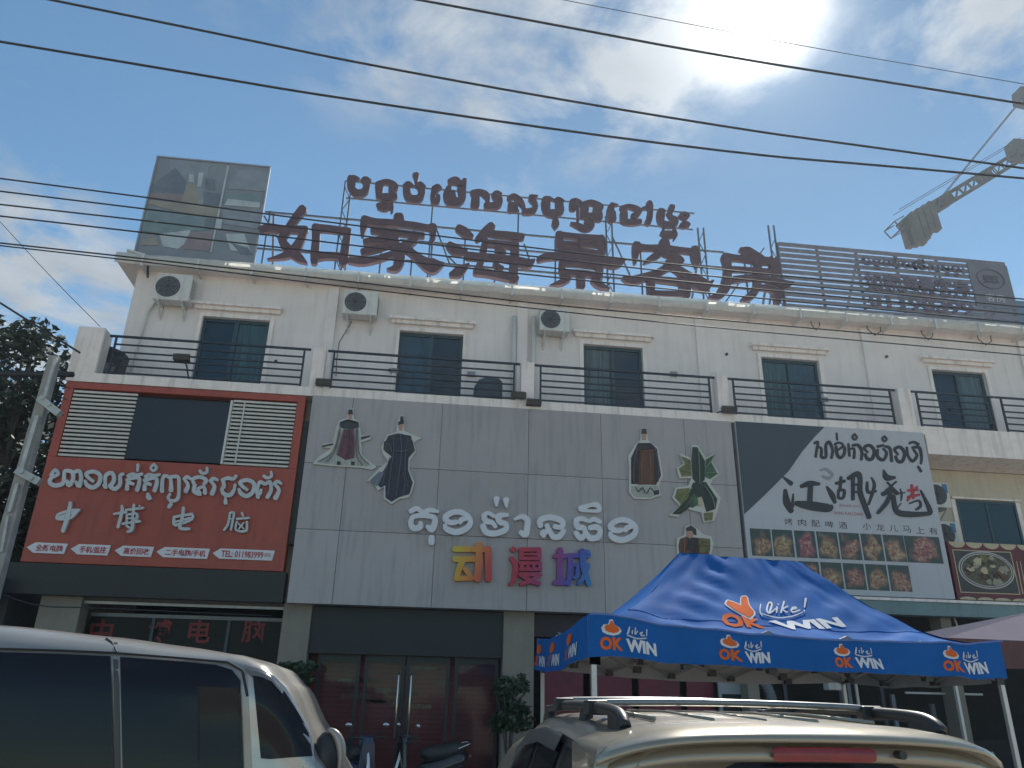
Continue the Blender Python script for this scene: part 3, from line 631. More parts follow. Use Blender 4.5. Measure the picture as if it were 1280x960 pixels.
cutout('cutout_figure', 'cut-out of a man in black flowing gown with tall hat', 360, 490, 5.333,
 "744 158 772 158 776 260 826 282 894 308 852 326 838 342 854 396 812 458 808 520 844 602 822 674 800 704 742 714 690 748 638 712 638 632 600 658 568 604 526 592 598 518 666 460 632 412 622 370 658 284 722 268 728 200",
 [('gown', DKBL, "668 292 735 275 820 292 838 390 804 440 800 520 832 605 810 680 740 702 690 732 650 705 648 622 616 640 580 596 640 520 690 430 645 395 640 350"),
  ('sleeve', DKGREY, "640 330 672 320 690 380 660 405 636 384"), ('sleeve', DKGREY, "800 320 830 322 846 392 812 430 796 400"), ('cloak_edge', mat('steel_print', (.16, .19, .23), .6, vary=.3), "545 590 610 530 640 540 612 600 590 630"), ('head', SKIN, "735 212 768 212 762 255 741 255"), ('hat', INK, "748 164 768 164 772 212 734 222 736 200 748 196")],
 [('fold_line', mat('fold_steel', (.10, .12, .16), .6), "752 280 756 400 744 520 720 700"), ('fold_line', mat('fold_steel', 0), "700 300 705 400 688 500 668 690"), ('fold_line', mat('fold_steel', 0), "800 310 786 400 780 520 800 640"), ('fold_line', mat('fold_steel', 0), "680 440 650 530 630 620"), ('fold_line', mat('fold_steel', 0), "770 540 780 620 765 696"), ('trim_line', mat('fold_grey', 0), "650 345 680 360 690 400"), ('trim_line', mat('fold_grey', 0), "700 392 752 400 800 390")])
cutout('cutout_figure', 'cut-out of a broad robed man in dark brown above the Khmer letters, right side', 600, 500, 4,
 "804 140 834 140 840 200 892 240 916 380 894 430 908 476 850 496 770 494 746 462 746 340 741 280 778 220 802 200",
 [('gown', DBRN, "790 215 855 215 885 245 905 378 880 425 755 420 755 290 780 235"), ('front_panel', BRN, "800 255 865 250 872 422 792 425"), ('hem', ROBEW, "756 430 888 428 896 468 850 486 775 484 758 462"), ('head', SKIN, "808 165 832 165 828 200 812 200"), ('hat', INK, "808 144 832 144 834 170 806 170"), ('shoe', INK, "868 455 895 450 895 470 870 476")],
 [('fold_line', mat('copper_line', (.26, .13, .07), .6), "812 262 806 340 804 415"), ('fold_line', mat('copper_line', 0), "846 258 850 340 852 415"), ('fold_line', mat('copper_line', 0), "800 258 866 252"), ('fold_line', mat('fold_steel', 0), "785 240 768 320 766 410"), ('fold_line', mat('fold_steel', 0), "870 240 890 320 890 410"), ('fold_line', INK, "775 436 790 460 810 440 830 470 850 440 870 466")])
cutout('cutout_figure', 'cut-out of a spiky green armoured figure at the right edge of the grey sign', 600, 500, 4,
 "1060 226 1088 226 1130 290 1178 262 1162 310 1200 372 1162 400 1152 420 1204 490 1192 540 1172 604 1118 614 1106 562 1062 552 1032 542 990 584 942 578 998 530 962 490 978 438 1040 430 1058 390 998 392 982 340 1018 320 996 266 1054 290",
 [('left_wing', OLV, "1010 282 1052 300 1058 380 1008 384 994 342 1024 322"), ('right_wing', GRN, "1128 298 1166 276 1156 312 1188 370 1150 396 1124 384"), ('lower_leaves', OLV, "985 446 1046 440 1060 500 1040 530 1006 520 974 488"),
  ('cape', DGRN, "1062 236 1086 236 1124 306 1122 400 1092 430 1062 392 1056 300"), ('legs', DGRN, "1064 414 1128 410 1186 496 1176 545 1132 560 1112 492 1070 520 1000 572 960 570 1040 490"), ('knee_plate', GRN, "1060 470 1090 480 1096 520 1060 540 1040 510"), ('belt', CREAM, "1086 490 1108 484 1112 530 1092 530"), ('boot', OLV, "1120 566 1164 562 1160 600 1124 604")],
 [('spike_line', mat('pale_green', (.22, .30, .16), .6), "1055 330 1020 312 1000 280"), ('spike_line', mat('pale_green', 0), "1055 360 1015 355 990 345"), ('spike_line', mat('pale_green', 0), "1125 340 1158 300 1172 270"), ('spike_line', mat('pale_green', 0), "1128 370 1165 365 1192 372"), ('spike_line', mat('pale_green', 0), "1060 440 1010 490 1000 525"), ('spike_line', mat('pale_green', 0), "1090 250 1094 330 1096 420"), ('spike_line', mat('pale_green', 0), "1120 430 1160 490 1170 540"), ('spike_line', OLV, "1070 470 1040 520 985 566")])
cutout('cutout_figure', 'cut-out of a brown jacketed man peeking over the blue tent top', 600, 500, 4,
 "1026 632 1052 624 1082 640 1112 668 1158 684 1168 720 1152 800 1040 800 986 800 984 690 1020 676",
 [('jacket', BRN, "1000 694 1030 684 1100 690 1146 694 1152 730 1140 795 1000 795 992 730"), ('shirt', DBRN, "1040 690 1084 690 1080 770 1030 750"), ('sleeve', OLV, "1090 690 1150 696 1150 755 1098 765"), ('head', SKIN, "1030 650 1064 650 1066 680 1048 694 1030 680"), ('hair', INK, "1030 640 1054 628 1080 646 1082 676 1066 672 1060 654 1032 656")],
 [('jacket_line', mat('copper_line', 0), "1010 700 1020 740 1012 780"), ('jacket_line', INK, "1090 694 1086 740 1092 790"), ('jacket_line', mat('copper_line', 0), "1104 706 1146 712"), ('jacket_line', mat('copper_line', 0), "1100 726 1148 730")])

# ------------------------------------------------------------------ barbecue sign (white board)
ws = thing('barbecue_shop_sign', 'white barbecue sign with black Khmer and brush lettering over food photos', 'sign')
WX0, WX1, WZ0, WZ1 = 7.14, 11.84, P(1193, 749, 0).z, 7.85
box('sign_board', (WX0, 0, WZ0), (WX1, .2, WZ1), WHITEB, ws, .006)
TS = win(900, 510, 3.368, 0.0)
def flat(name, q, T, m, parent, lift=.003, thick=.002):
    v = [float(a) for a in q.split()]; r = []
    for i in range(0, len(v), 2):
        p = T(v[i], v[i + 1], 0); r.append((max(p[0], -99), p[2]))
    return MB().prism(r, -lift - thick + T(0, 0, 0)[1], -.0005 + T(0, 0, 0)[1]).build(name, m, parent)
pt = [(WX0 + .01, WZ1 - .01)] 
for (x, y) in ((438, 66), (400, 120), (345, 185), (290, 265), (190, 365), (98, 448)):
    p = TS(x, y, 0); pt.append((p[0], min(p[2], WZ1 - .01)))
pt[-1] = (WX0 + .01, pt[-1][1])
MB().prism(pt, -.004, -.0005).build('dark_corner_print', SLATE, ws)
TK = win(1000, 530, 7.111, -.006)
for s in ("130 170 25 160 160 25 150 220 25 140 290 25;150 200 22 190 220 24 190 290 28 230 290 28 230 190 26 260 160 28 290 230 26 280 300 24",
          "310 180 22 345 165 22 380 180 22;320 200 26 330 270 30 360 300 28 395 260 28 390 200 26 340 230 20;325 80 14 330 140 18",
          "430 180 24 440 280 26;430 230 20 480 220 22 480 300 26;470 190 24 520 190 28 550 250 26 545 315 24;485 90 18 505 120 18 485 140 18 465 115 18 485 90 18",
          "580 270 28 600 310 32 640 310 32 660 240 32 620 190 30 570 210 28 600 250 22",
          "690 200 26 740 190 24;690 230 26 690 290 30 740 320 28 770 260 26 740 220 22;760 200 24 800 220 28 815 330 24;750 110 18 770 135 18 750 155 18 730 130 18 750 110 18",
          "850 290 28 870 330 32 910 330 32 930 260 32 890 205 30 840 225 28 870 270 22",
          "950 210 24 960 280 26 1000 330 30 1040 280 28 1010 230 22;1000 210 24 1060 210 30 1080 290 26 1075 350 22;1050 380 22 1075 420 24;975 170 24 1010 160 22 1050 180 26"):
    glyph('letter', s, TK, .005, INK, ws)
TJ = win(960, 570, 5.565, -.006)
for s in ("110 150 16 160 190 34;120 240 26 130 320 50 160 380 38;175 265 10 170 350 24;235 210 28 290 192 40 355 195 20;295 210 34 290 320 36;200 330 34 290 345 60 420 362 56 440 345 16",
          "410 215 16 445 270 40 465 320 26;475 190 22 530 175 24;508 150 22 500 235 22;490 240 20 530 240 20 522 290 20 490 290 18 490 240 18;560 155 26 620 125 40 640 160 32 640 250 34 670 340 36 702 425 32;590 150 24 590 300 22;600 200 14 635 200 14;600 250 12 640 250 12",
          "690 185 20 695 250 26 750 245 18;720 150 12 740 210 24 700 335 18;805 100 12 825 150 44 880 150 20;890 180 14 820 240 14;830 185 12 880 235 14;800 265 30 860 240 34 900 262 22;850 270 26 820 330 30 765 395 22;870 280 26 890 380 34 960 405 40 1100 402 28 1125 378 28 1060 240 8",
          "920 230 10 930 270 16 925 310 10;905 260 10 950 255 10;925 330 8 900 360 8"):
    glyph('letter', s, TJ, .005, INK, ws)
glyph('red_letter', "1000 205 22 1010 290 24;975 240 18 1040 235 18;975 285 18 1050 270 18;1035 215 14 970 310 14", TJ, .005, INKR, ws)
glyph('letter', "985 330 12 1050 310 16 1060 350 22 1030 372 16", TJ, .005, INK, ws)
glyph('emblem', "365 100 16 400 90 20 430 110 24 450 130 22;380 140 16 420 155 24 445 140 16", TJ, .005, GREYPR, ws)
def px_text(body, x0, x1, y_top, y_bot, m, parent, Y=0, bold=.0, nm='lettering'):
    a = P(x0, y_bot, Y); b = P(x1, y_top + 0, Y)
    return wall_text(nm, body, m, parent, a.x, a.z, b.x, a.z + (P(x0, y_top, Y).z - a.z), Y - .003, bold, 0)
chars = '烤肉配啤酒'; 
for i, ch in enumerate(chars): px_text(ch, 981 + i * 17, 990 + i * 17, 647.5 + i * 1.2, 656 + i * 1.2, INK, ws)
for i, ch in enumerate('小龙儿马上有'): px_text(ch, 1079 + i * 16.6, 1088 + i * 16.6, 653.5 + i * 1.2, 662 + i * 1.2, INK, ws)
px_text('JIANG HU', 1049, 1074, 630, 634, INKR, ws); px_text('SHAO KAO DIAN', 1043, 1078, 639, 643, INKR, ws)
# printed food photographs
food = bpy.data.materials.new('food_photo_print'); food.use_nodes = True; t = food.node_tree; B = t.nodes['Principled BSDF']; B.inputs['Roughness'].default_value = .4
tcn = t.nodes.new('ShaderNodeTexCoord'); oi = t.nodes.new('ShaderNodeObjectInfo')
gr = t.nodes.new('ShaderNodeVectorMath'); gr.operation = 'DISTANCE'; t.links.new(tcn.outputs['Generated'], gr.inputs[0]); gr.inputs[1].default_value = (.5, 0, .42)
va = t.nodes.new('ShaderNodeVectorMath'); va.operation = 'ADD'; t.links.new(tcn.outputs['Object'], va.inputs[0]); t.links.new(oi.outputs['Random'], va.inputs[1])
nz = t.nodes.new('ShaderNodeTexNoise'); nz.inputs['Scale'].default_value = 4; nz.inputs['Detail'].default_value = 8; t.links.new(va.outputs[0], nz.inputs[0])
mm = t.nodes.new('ShaderNodeMath'); mm.operation = 'MULTIPLY_ADD'; mm.inputs[1].default_value = -1.0; mm.inputs[2].default_value = .98; t.links.new(nz.outputs[0], mm.inputs[0])
sb = t.nodes.new('ShaderNodeMath'); sb.operation = 'SUBTRACT'; t.links.new(mm.outputs[0], sb.inputs[0]); t.links.new(gr.outputs['Value'], sb.inputs[1])
mr = t.nodes.new('ShaderNodeMapRange'); mr.inputs[1].default_value = -.02; mr.inputs[2].default_value = .18; t.links.new(sb.outputs[0], mr.inputs[0])
n2 = t.nodes.new('ShaderNodeTexNoise'); n2.inputs['Scale'].default_value = 16; t.links.new(va.outputs[0], n2.inputs[0])
cr = t.nodes.new('ShaderNodeValToRGB'); t.links.new(n2.outputs[0], cr.inputs[0]); els = cr.color_ramp.elements; els[0].position = .3; els[0].color = (.16, .03, .03, 1); els[1].position = .7; els[1].color = (.55, .38, .22, 1); e = els.new(.5); e.color = (.36, .13, .08, 1)
hs = t.nodes.new('ShaderNodeHueSaturation'); t.links.new(cr.outputs[0], hs.inputs['Color']); 
h1 = t.nodes.new('ShaderNodeMath'); h1.operation = 'MULTIPLY_ADD'; h1.inputs[1].default_value = .10; h1.inputs[2].default_value = .45; t.links.new(oi.outputs['Random'], h1.inputs[0]); t.links.new(h1.outputs[0], hs.inputs['Hue']); hs.inputs['Value'].default_value = .85; hs.inputs['Saturation'].default_value = .85
mxx = t.nodes.new('ShaderNodeMix'); mxx.data_type = 'RGBA'; t.links.new(mr.outputs[0], mxx.inputs[0]); mxx.inputs[6].default_value = (.035, .058, .055, 1); t.links.new(hs.outputs[0], mxx.inputs[7]); t.links.new(mxx.outputs[2], B.inputs['Base Color'])
TF = win(920, 650, 5.333, 0)
zt1, zb1, zt2, zb2_ = TF(90, 55, 0)[2], TF(90, 236, 0)[2], TF(560, 280, 0)[2], TF(560, 455, 0)[2]
xs1 = [90, 235, 383, 530, 676, 822, 968]
for i, x in enumerate(xs1):
    a = TF(x, 55, 0)[0]; b = TF(x + 136, 55, 0)[0]; box('food_photo', (a, -.004, zb1), (b, -.0005, zt1), food, ws)
    a2 = a
    if i >= 0 and i < 7: box('food_photo', (a, -.004, zb2_), (b, -.0005, zt2 - .0), food, ws) if i > 0 else None
a = TF(1108, 55, 0)[0]; box('food_photo', (a, -.004, zb1), (WX1 - .12, -.0005, zt1), food, ws)

# noodle bowl sign at the right edge
bs = thing('noodle_bowl_sign', 'maroon sign showing a large bowl of food with cream scalloped edge', 'sign')
bx0 = WX1 + .06; bz1 = P(1187, 677, 0).z; bz0 = P(1195, 749, 0).z
box('sign_board', (bx0, .0, bz0), (17.0, .15, bz1), MAROON, bs)
k = 0
while bx0 + .1 + k * .42 < 16.9:
    c = bx0 + .24 + k * .42
    for zc_, sg_ in ((bz1, -1), (bz0, 1)):
        MB().prism([(c + .2 * math.cos(math.pi * i / 8), zc_ + sg_ * .13 * math.sin(math.pi * i / 8) * (1 if sg_ < 0 else .5)) for i in range(9)], -.006, -.0005).build('scallop', CREAM, bs)
    k += 1
TW = win(1120, 640, 6, 0)
c0 = TW(420, 280, 0); c1 = TW(860, 300, 0); zlo = TW(640, 610, 0)[2]
def frame(mb, x0, z0, x1, z1, w_, y): 
    mb.box((x0, y, z0), (x1, -.0005, z0 + w_)).box((x0, y, z1 - w_), (x1, -.0005, z1)).box((x0, y, z0 + w_), (x0 + w_, -.0005, z1 - w_)).box((x1 - w_, y, z0 + w_), (x1, -.0005, z1 - w_))
mb = MB(); frame(mb, c0[0], zlo, c1[0], c0[2], .02, -.006); mb.build('picture_frame', CREAM, bs)
box('picture_ground', (c0[0] + .02, -.004, zlo + .02), (c1[0] - .02, -.0005, c0[2] - .02), mat('picture_dark', (.045, .045, .04), .5, vary=.5, scale=6), bs)
cx_, cz_ = (c0[0] + c1[0]) / 2 + .02, (c0[2] + zlo) / 2 + .04; rx, rz = (c1[0] - c0[0]) * .47, (c0[2] - zlo) * .44
ell = lambda a, b: [(cx_ + a * math.cos(2 * math.pi * i / 40), cz_ + b * math.sin(2 * math.pi * i / 40)) for i in range(40)]
MB().prism(ell(rx, rz), -.007, -.004).build('bowl_rim', mat('bowl_white', (.42, .42, .40), .4, vary=.1), bs)
MB().prism(ell(rx * .95, rz * .93), -.009, -.007).build('bowl_inner', mat('bowl_dark', (.03, .03, .03), .5), bs)
MB().prism(ell(rx * .92, rz * .89), -.011, -.009).build('bowl_ring', mat('bowl_white', 0), bs)
MB().prism(ell(rx * .88, rz * .84), -.013, -.011).build('bowl_food', mat('bowl_food_print', (.10, .085, .05), .5, vary=.95, scale=14), bs)
for i in range(34):
    an = random.random() * 6.28; rr = random.random() ** .5 * .72; x, z = cx_ + rx * rr * math.cos(an), cz_ + rz * rr * math.sin(an); s_ = .05 + random.random() * .09; o = random.random() * 3
    MB().prism([(x + s_ * (1 if j % 2 else .5) * math.cos(o + j * 1.05), z + s_ * .7 * math.sin(o + j * 1.05)) for j in range(6)], -.014 - i * .0006, -.013).build('food_piece', random.choice([CREAM, BRN, OLV, DBRN, mat('pale_food', (.3, .28, .2), .5)]), bs)
for dx in (0, .09): 
    a = TW(880 + dx * 400, 600, 0); 
    MB().prism([(c1[0] + .05 + dx, zlo + .02), (c1[0] + .08 + dx, zlo + .02), (c1[0] + .10 + dx, zlo + .75), (c1[0] + .085 + dx, zlo + .75)], -.006, -.0005).build('chopstick', CREAM, bs)

# ------------------------------------------------------------------ air conditioners
def ac(x, y, z, w_, h_, label, fan_left=True):
    r = thing('air_conditioner', label, 'air conditioner', (x, y, z), 'air conditioners on the hotel front')
    box('casing', (0, -.32, 0), (w_, 0, h_), ACW, r, .015)
    c = w_ * (.36 if fan_left else .64); rad = h_ * .40
    m = MB()
    m.cyl((c, -.325, h_ / 2), (c, -.321, h_ / 2), rad, 24); f = m.build('fan_opening', ACG, r)
    m = MB()
    for k in range(1, 6):
        q = rad * k / 5.2; m.tube([(c + q * math.cos(i * math.pi / 10), -.335, h_ / 2 + q * math.sin(i * math.pi / 10)) for i in range(21)], .005, 4, False)
    for k in range(4):
        a = k * math.pi / 4; m.bar((c - rad * math.cos(a), -.335, h_ / 2 - rad * math.sin(a)), (c + rad * math.cos(a), -.335, h_ / 2 + rad * math.sin(a)), .006)
    m.build('fan_grille', BLKPL, r)
    m = MB()
    for k in range(7): m.box((w_ + .001, -.28, h_ * (.2 + k * .1)), (w_ + .006, -.05, h_ * (.23 + k * .1)))
    m.build('side_vents', ACG, r)
    for q in (.12, w_ - .16):
        b = MB().box((q, -.34, -.05), (q + .035, .08, -.015)).bar((q + .017, -.3, -.05), (q + .017, .08, -.32), .03).box((q, .045, -.36), (q + .035, .08, -.015)); b.build('bracket', PIPE, r)
    return r
def acpx(l, r_, t_, b_, Y, label):
    a = P(l, b_, Y - .32); b = P(r_, b_, Y - .32); c = P(l, t_, Y - .32); return ac(a.x, Y, a.z, b.x - a.x, c.z - a.z, label)
acpx(190, 236, 340, 373, 1.12, 'outdoor air conditioner unit highest at left above the first balcony')
acpx(427, 471, 361, 391, 1.12, 'outdoor air conditioner unit over second balcony with dangling wire')
a3 = acpx(675, 712, 384, 412, 1.12, 'outdoor air conditioner unit beside the two white drain pipes')
p = P(440, 402, 1.1)
tag(MB().tube([p, P(436, 408, 1.12), P(424, 428, 1.12), P(421, 448, 1.12), P(420, 470, 1.12)], .012, 6).build('drain_hose', mat('hose', (.16, .14, .12), .6)), 'thin drain hose dangling under the second air conditioner', 'hose')
for i, (px, py) in enumerate(((1163, 612), (1173, 662))):
    q = P(px + 3, py + 16, .7); r = ac(q.x - .45, .98, q.z - .12, .9, .62, ('upper' if i == 0 else 'lower') + ' of two air conditioner units behind the white sign edge', False)
    box('energy_sticker', (.74, -.327, .36), (.87, -.3215, .58), mat('sticker_blue', (.08, .2, .35), .5), r)
    
# dark rounded cover sitting on balcony 2
q0, q1 = P(591, 500, .6), P(627, 500, .6); zt_ = P(600, 474, .6).z
pts = [(q0.x, FL), (q0.x + .02, FL + .45), (q0.x + .12, zt_ - .06), (q0.x + .26, zt_), (q1.x - .08, zt_ - .01), (q1.x, zt_ - .1), (q1.x, FL)]
cv = thing('covered_fan_unit', 'dark round-topped unit standing on the second balcony floor', 'unit', (0, 0, 0))
MB().prism(pts, .45, .85).build('cover', mat('blue_grey_cover', (.06, .085, .11), .6, vary=.2), cv, bevel=.02); box('base', (q0.x - .05, .4, FL - .002), (q1.x + .03, .9, FL + .06), DFRAME, cv)
p = P(140, 452, .5)
sp_ = thing('balcony_speaker', 'black box speaker leaning inside the corner pier of the first balcony', 'speaker', (p.x, .62, FL))
MB().prism([(-.25, 0), (.17, 0), (.24, .7), (-.06, .82), (-.2, .8)], -.18, .2).build('casing', BLKPL, sp_, bevel=.02)
MB().cyl((0, -.2, .3), (0, -.182, .3), .13, 18).build('cone', ACG, sp_)
# floodlights on arms over the signs
def flood(px, py, Y, label, arm):
    p = P(px, py, Y); r = thing('floodlight', label, 'floodlight', tuple(p), 'floodlights on the balcony ledge')
    MB().add([(-.17, -.07, -.09), (.17, -.07, -.09), (.17, .05, -.1), (-.17, .05, -.1), (-.17, -.1, .02), (.17, -.1, .02), (.14, .03, .09), (-.14, .03, .09)],
             [(0, 3, 2, 1), (4, 5, 6, 7), (0, 1, 5, 4), (1, 2, 6, 5), (2, 3, 7, 6), (3, 0, 4, 7)]).build('head', BLKPL, r)
    m = MB()
    for k in range(6): m.box((-.15 + k * .055, .03, -.08), (-.14 + k * .055, .09, .06))
    m.build('fins', IRON, r)
    MB().tube([(0, .05, -.02), (arm[0] * .5, arm[1] * .6, arm[2] * .3), arm], .018, 6).build('arm', IRON, r)
flood(405, 477, -.05, 'black floodlight between first and second balcony railings', (-.1, .2, -.12))
flood(648, 493, -.05, 'black floodlight left of the pier beside the covered unit', (.12, .25, -.1))
flood(667, 502, -.05, 'small black floodlight right of the pier at the third balcony', (.05, .2, -.05))
flood(911, 511, -.1, 'black floodlight on the pier above the edge of the white sign', (-.35, .25, -.12))
p = P(232, 446, .1); flood(228, 446, .05, 'black floodlight on a bent arm by the first balcony door', (.14, .3, -.45))
p = P(176, 310, .5)
la = thing('street_light_arm', 'small pale lamp sticking out left from the roof corner', 'lamp', (p.x, .9, p.z))
MB().bar((-.02, 0, .03), (-.42, -.1, .08), .09, .05).build('head', PIPE, la); MB().tube([(-.1, 0, .02), (.05, .05, -.1), (.1, .1, -.5)], .03, 6).build('arm', IRON, la)

# ------------------------------------------------------------------ rooftop billboard with room photos
bb = thing('room_photo_billboard', 'tall rooftop billboard showing washed out hotel room photos at the left', 'billboard')
BX0, BX1, BZ1 = -7.52, -4.61, 14.93
box('board', (BX0, 1.6, EAVE), (BX1, 1.72, BZ1), mat('billboard_print', (.20, .23, .26), .45, vary=.12, scale=1.5), bb)
mb = MB(); y = 1.57
mb.box((BX0 - .02, y, EAVE), (BX0 + .02, 1.6, BZ1)).box((BX1 - .02, y, EAVE), (BX1 + .02, 1.6, BZ1)).box((BX0 + .02, y, BZ1 - .04), (BX1 - .02, 1.6, BZ1)); mb.build('edge_trim', mat('trim_alu', (.3, .32, .35), .4, metal=.4), bb)
TBb = win(160, 180, 6.4, 1.594)
def pr(nm, m, q): flat(nm, q, TBb, m, bb, lift=pr.l); pr.l += .0006
pr.l = .001
c_ = lambda n, r, g_, b_: mat(n, (r, g_, b_), .45, vary=.2, scale=3)
pA, pB, pC, pD = c_('print_grey_blue', .22, .26, .30), c_('print_dusk', .14, .175, .21), c_('print_mauve', .24, .20, .21), c_('print_pale', .40, .46, .49)
pE, pF = c_('print_sand', .27, .26, .22), c_('print_teal', .17, .24, .26)
pr('print_wall', pA, "330 120 700 160 650 190 600 490 440 470 350 300"); pr('print_wall', pB, "200 320 380 190 470 300 440 440 180 420"); pr('print_dress', pE, "480 310 530 310 590 480 420 460")
pr('print_floor', pC, "180 390 440 400 430 450 165 440"); pr('print_screen', pB, "615 275 690 280 700 370 620 360"); pr('print_figure', pD, "490 245 525 245 530 305 485 305"); pr('print_curtain', pD, "565 230 605 230 585 340 555 340")
pr('print_chair', pB, "600 380 740 400 730 490 610 480"); pr('print_ceiling', pE, "170 450 720 510 715 590 400 540 160 480"); pr('print_wall', pF, "150 500 620 580 610 690 280 720 110 690"); pr('print_door', pB, "620 590 700 600 690 690 610 690")
pr('print_bed', pD, "250 720 500 690 480 780 400 840 280 820"); pr('print_floor', pC, "500 700 680 720 650 860 430 840"); pr('print_plant', pE, "120 770 220 740 250 810 110 810")
pr('print_wall', pA, "830 200 1130 220 1100 380 800 360"); pr('print_bed', pF, "790 400 1040 400 1080 470 760 470"); pr('print_bed', pD, "800 440 1060 470 1050 510 770 490"); pr('print_wall', pA, "760 520 1070 560 1040 680 760 640")
pr('print_bed', pD, "780 720 930 720 990 880 820 850"); pr('print_lamp', pD, "715 600 760 600 740 690 700 690"); pr('print_shade', pB, "820 790 960 830 1000 890 900 880"); pr('print_frame', pD, "795 175 812 175 668 870 655 870")
mb = MB()
for X in (BX0 + .3, BX1 - .3): mb.bar((X, 1.76, EAVE), (X, 1.76, BZ1 - .1), .06).bar((X, 1.8, BZ1 - .8), (X, 3.2, EAVE), .05)
mb.build('back_frame', STEEL, bb)

# ------------------------------------------------------------------ rooftop letter sign
LY = 1.5
ls = thing('rooftop_letter_sign', 'dark red rooftop hotel letters in Chinese under a smaller Khmer row on steel frame', 'sign')
CH = [((310, 240), "620 195 92 555 275 85 480 380 80 415 480 78 385 540 80 450 640 95 530 705 105 600 760 80 660 800 30;160 425 80 250 405 88 400 420 75 650 425 76;640 430 80 600 540 85 540 640 100 450 710 80 330 745 40 220 765 10;775 400 86 775 550 85 762 700 90 755 790 76;760 405 70 900 415 70 1150 445 66;1140 450 70 1115 600 85 1098 720 92 1080 805 80;790 735 80 900 725 70 1080 735 70"),
 ((425, 250), "670 195 110 670 240 120;290 225 90 400 245 70 600 255 65 850 285 65 1000 310 60 1065 310 84;285 220 90 265 310 70 255 400 35;1055 310 90 1065 400 60 1055 485 22;375 345 60 560 355 60 800 385 60 945 400 54;650 385 60 480 440 60 290 475 60;600 490 60 450 545 65 265 590 66;620 610 60 430 670 65 250 700 75 110 690 56;620 370 90 620 470 90 650 560 110 682 650 110 660 740 100 620 785 70 540 792 16;850 450 80 780 500 75 690 545 80;700 540 60 800 590 70 900 670 90 1000 740 130 1080 755 146 1185 728 20"),
 ((545, 265), "265 185 85 330 225 95 410 270 40;160 385 90 230 430 110 340 450 50;180 710 60 260 680 110 370 595 26;630 165 90 560 230 90 470 310 50;600 240 60 800 260 70 980 280 70;560 320 60 540 450 75 510 570 70 480 680 90;560 340 50 700 355 55 870 380 70;900 370 90 900 500 90 885 650 90 880 780 80;370 500 76 500 510 70 700 520 60 900 550 75 1050 590 96 1120 550 26;690 420 40 740 450 60 790 460 20;670 590 40 710 630 60 760 640 30;460 680 80 600 700 70 800 740 80 920 765 56"),
 ((660, 270), "358 205 80 365 300 75 372 410 50;350 205 60 550 228 56 830 255 70;830 260 96 845 330 80 838 430 60;380 302 40 600 315 40 820 330 40;380 380 60 600 395 56 840 425 50;130 490 60 230 460 75 400 455 70 600 475 65 800 510 75 1000 545 96 1100 510 26;385 510 50 390 600 70 395 675 50;380 535 50 600 542 60 830 572 60;810 565 70 815 640 70 812 700 54;390 650 60 600 650 60 810 680 60;600 680 88 605 800 88;455 715 70 380 760 60 250 795 8;750 740 60 820 790 66 930 835 12;598 240 16 598 400 16"),
 ((770, 285), "555 165 110 560 225 120;230 210 80 350 220 60 550 225 65 750 250 60 870 262 60;238 195 90 228 290 72 220 395 30;900 245 90 915 350 90 925 445 30;530 270 60 430 330 70 330 390 28;560 290 50 680 330 70 735 375 86;720 380 80 620 430 80 480 510 75 330 560 80 180 598 86 80 572 26;580 400 60 700 470 80 850 570 100 970 640 140 1030 670 100 1110 602 18;395 590 80 400 680 80 395 755 70;400 580 50 600 600 60 790 620 70;795 610 90 800 700 96 805 775 76;400 745 50 600 755 58 800 760 50"),
 ((875, 290), "475 195 44 540 220 104 620 250 80 715 280 34;290 280 80 450 295 60 700 320 80 870 335 66;850 340 100 870 420 100 872 500 66;370 420 56 600 430 46 860 450 46;300 290 100 318 400 80 312 520 90 282 640 110 200 730 76 110 738 16;390 540 66 600 518 60 800 540 60 950 590 80 1060 578 26;660 330 70 665 500 80 650 620 80 590 720 86 500 772 54;680 630 50 800 640 60 880 690 90 890 800 66")]
for (o_, s) in CH: glyph('letter', s, win(o_[0], o_[1], 9.143, LY), .12, LETR, ls, k=1.09)
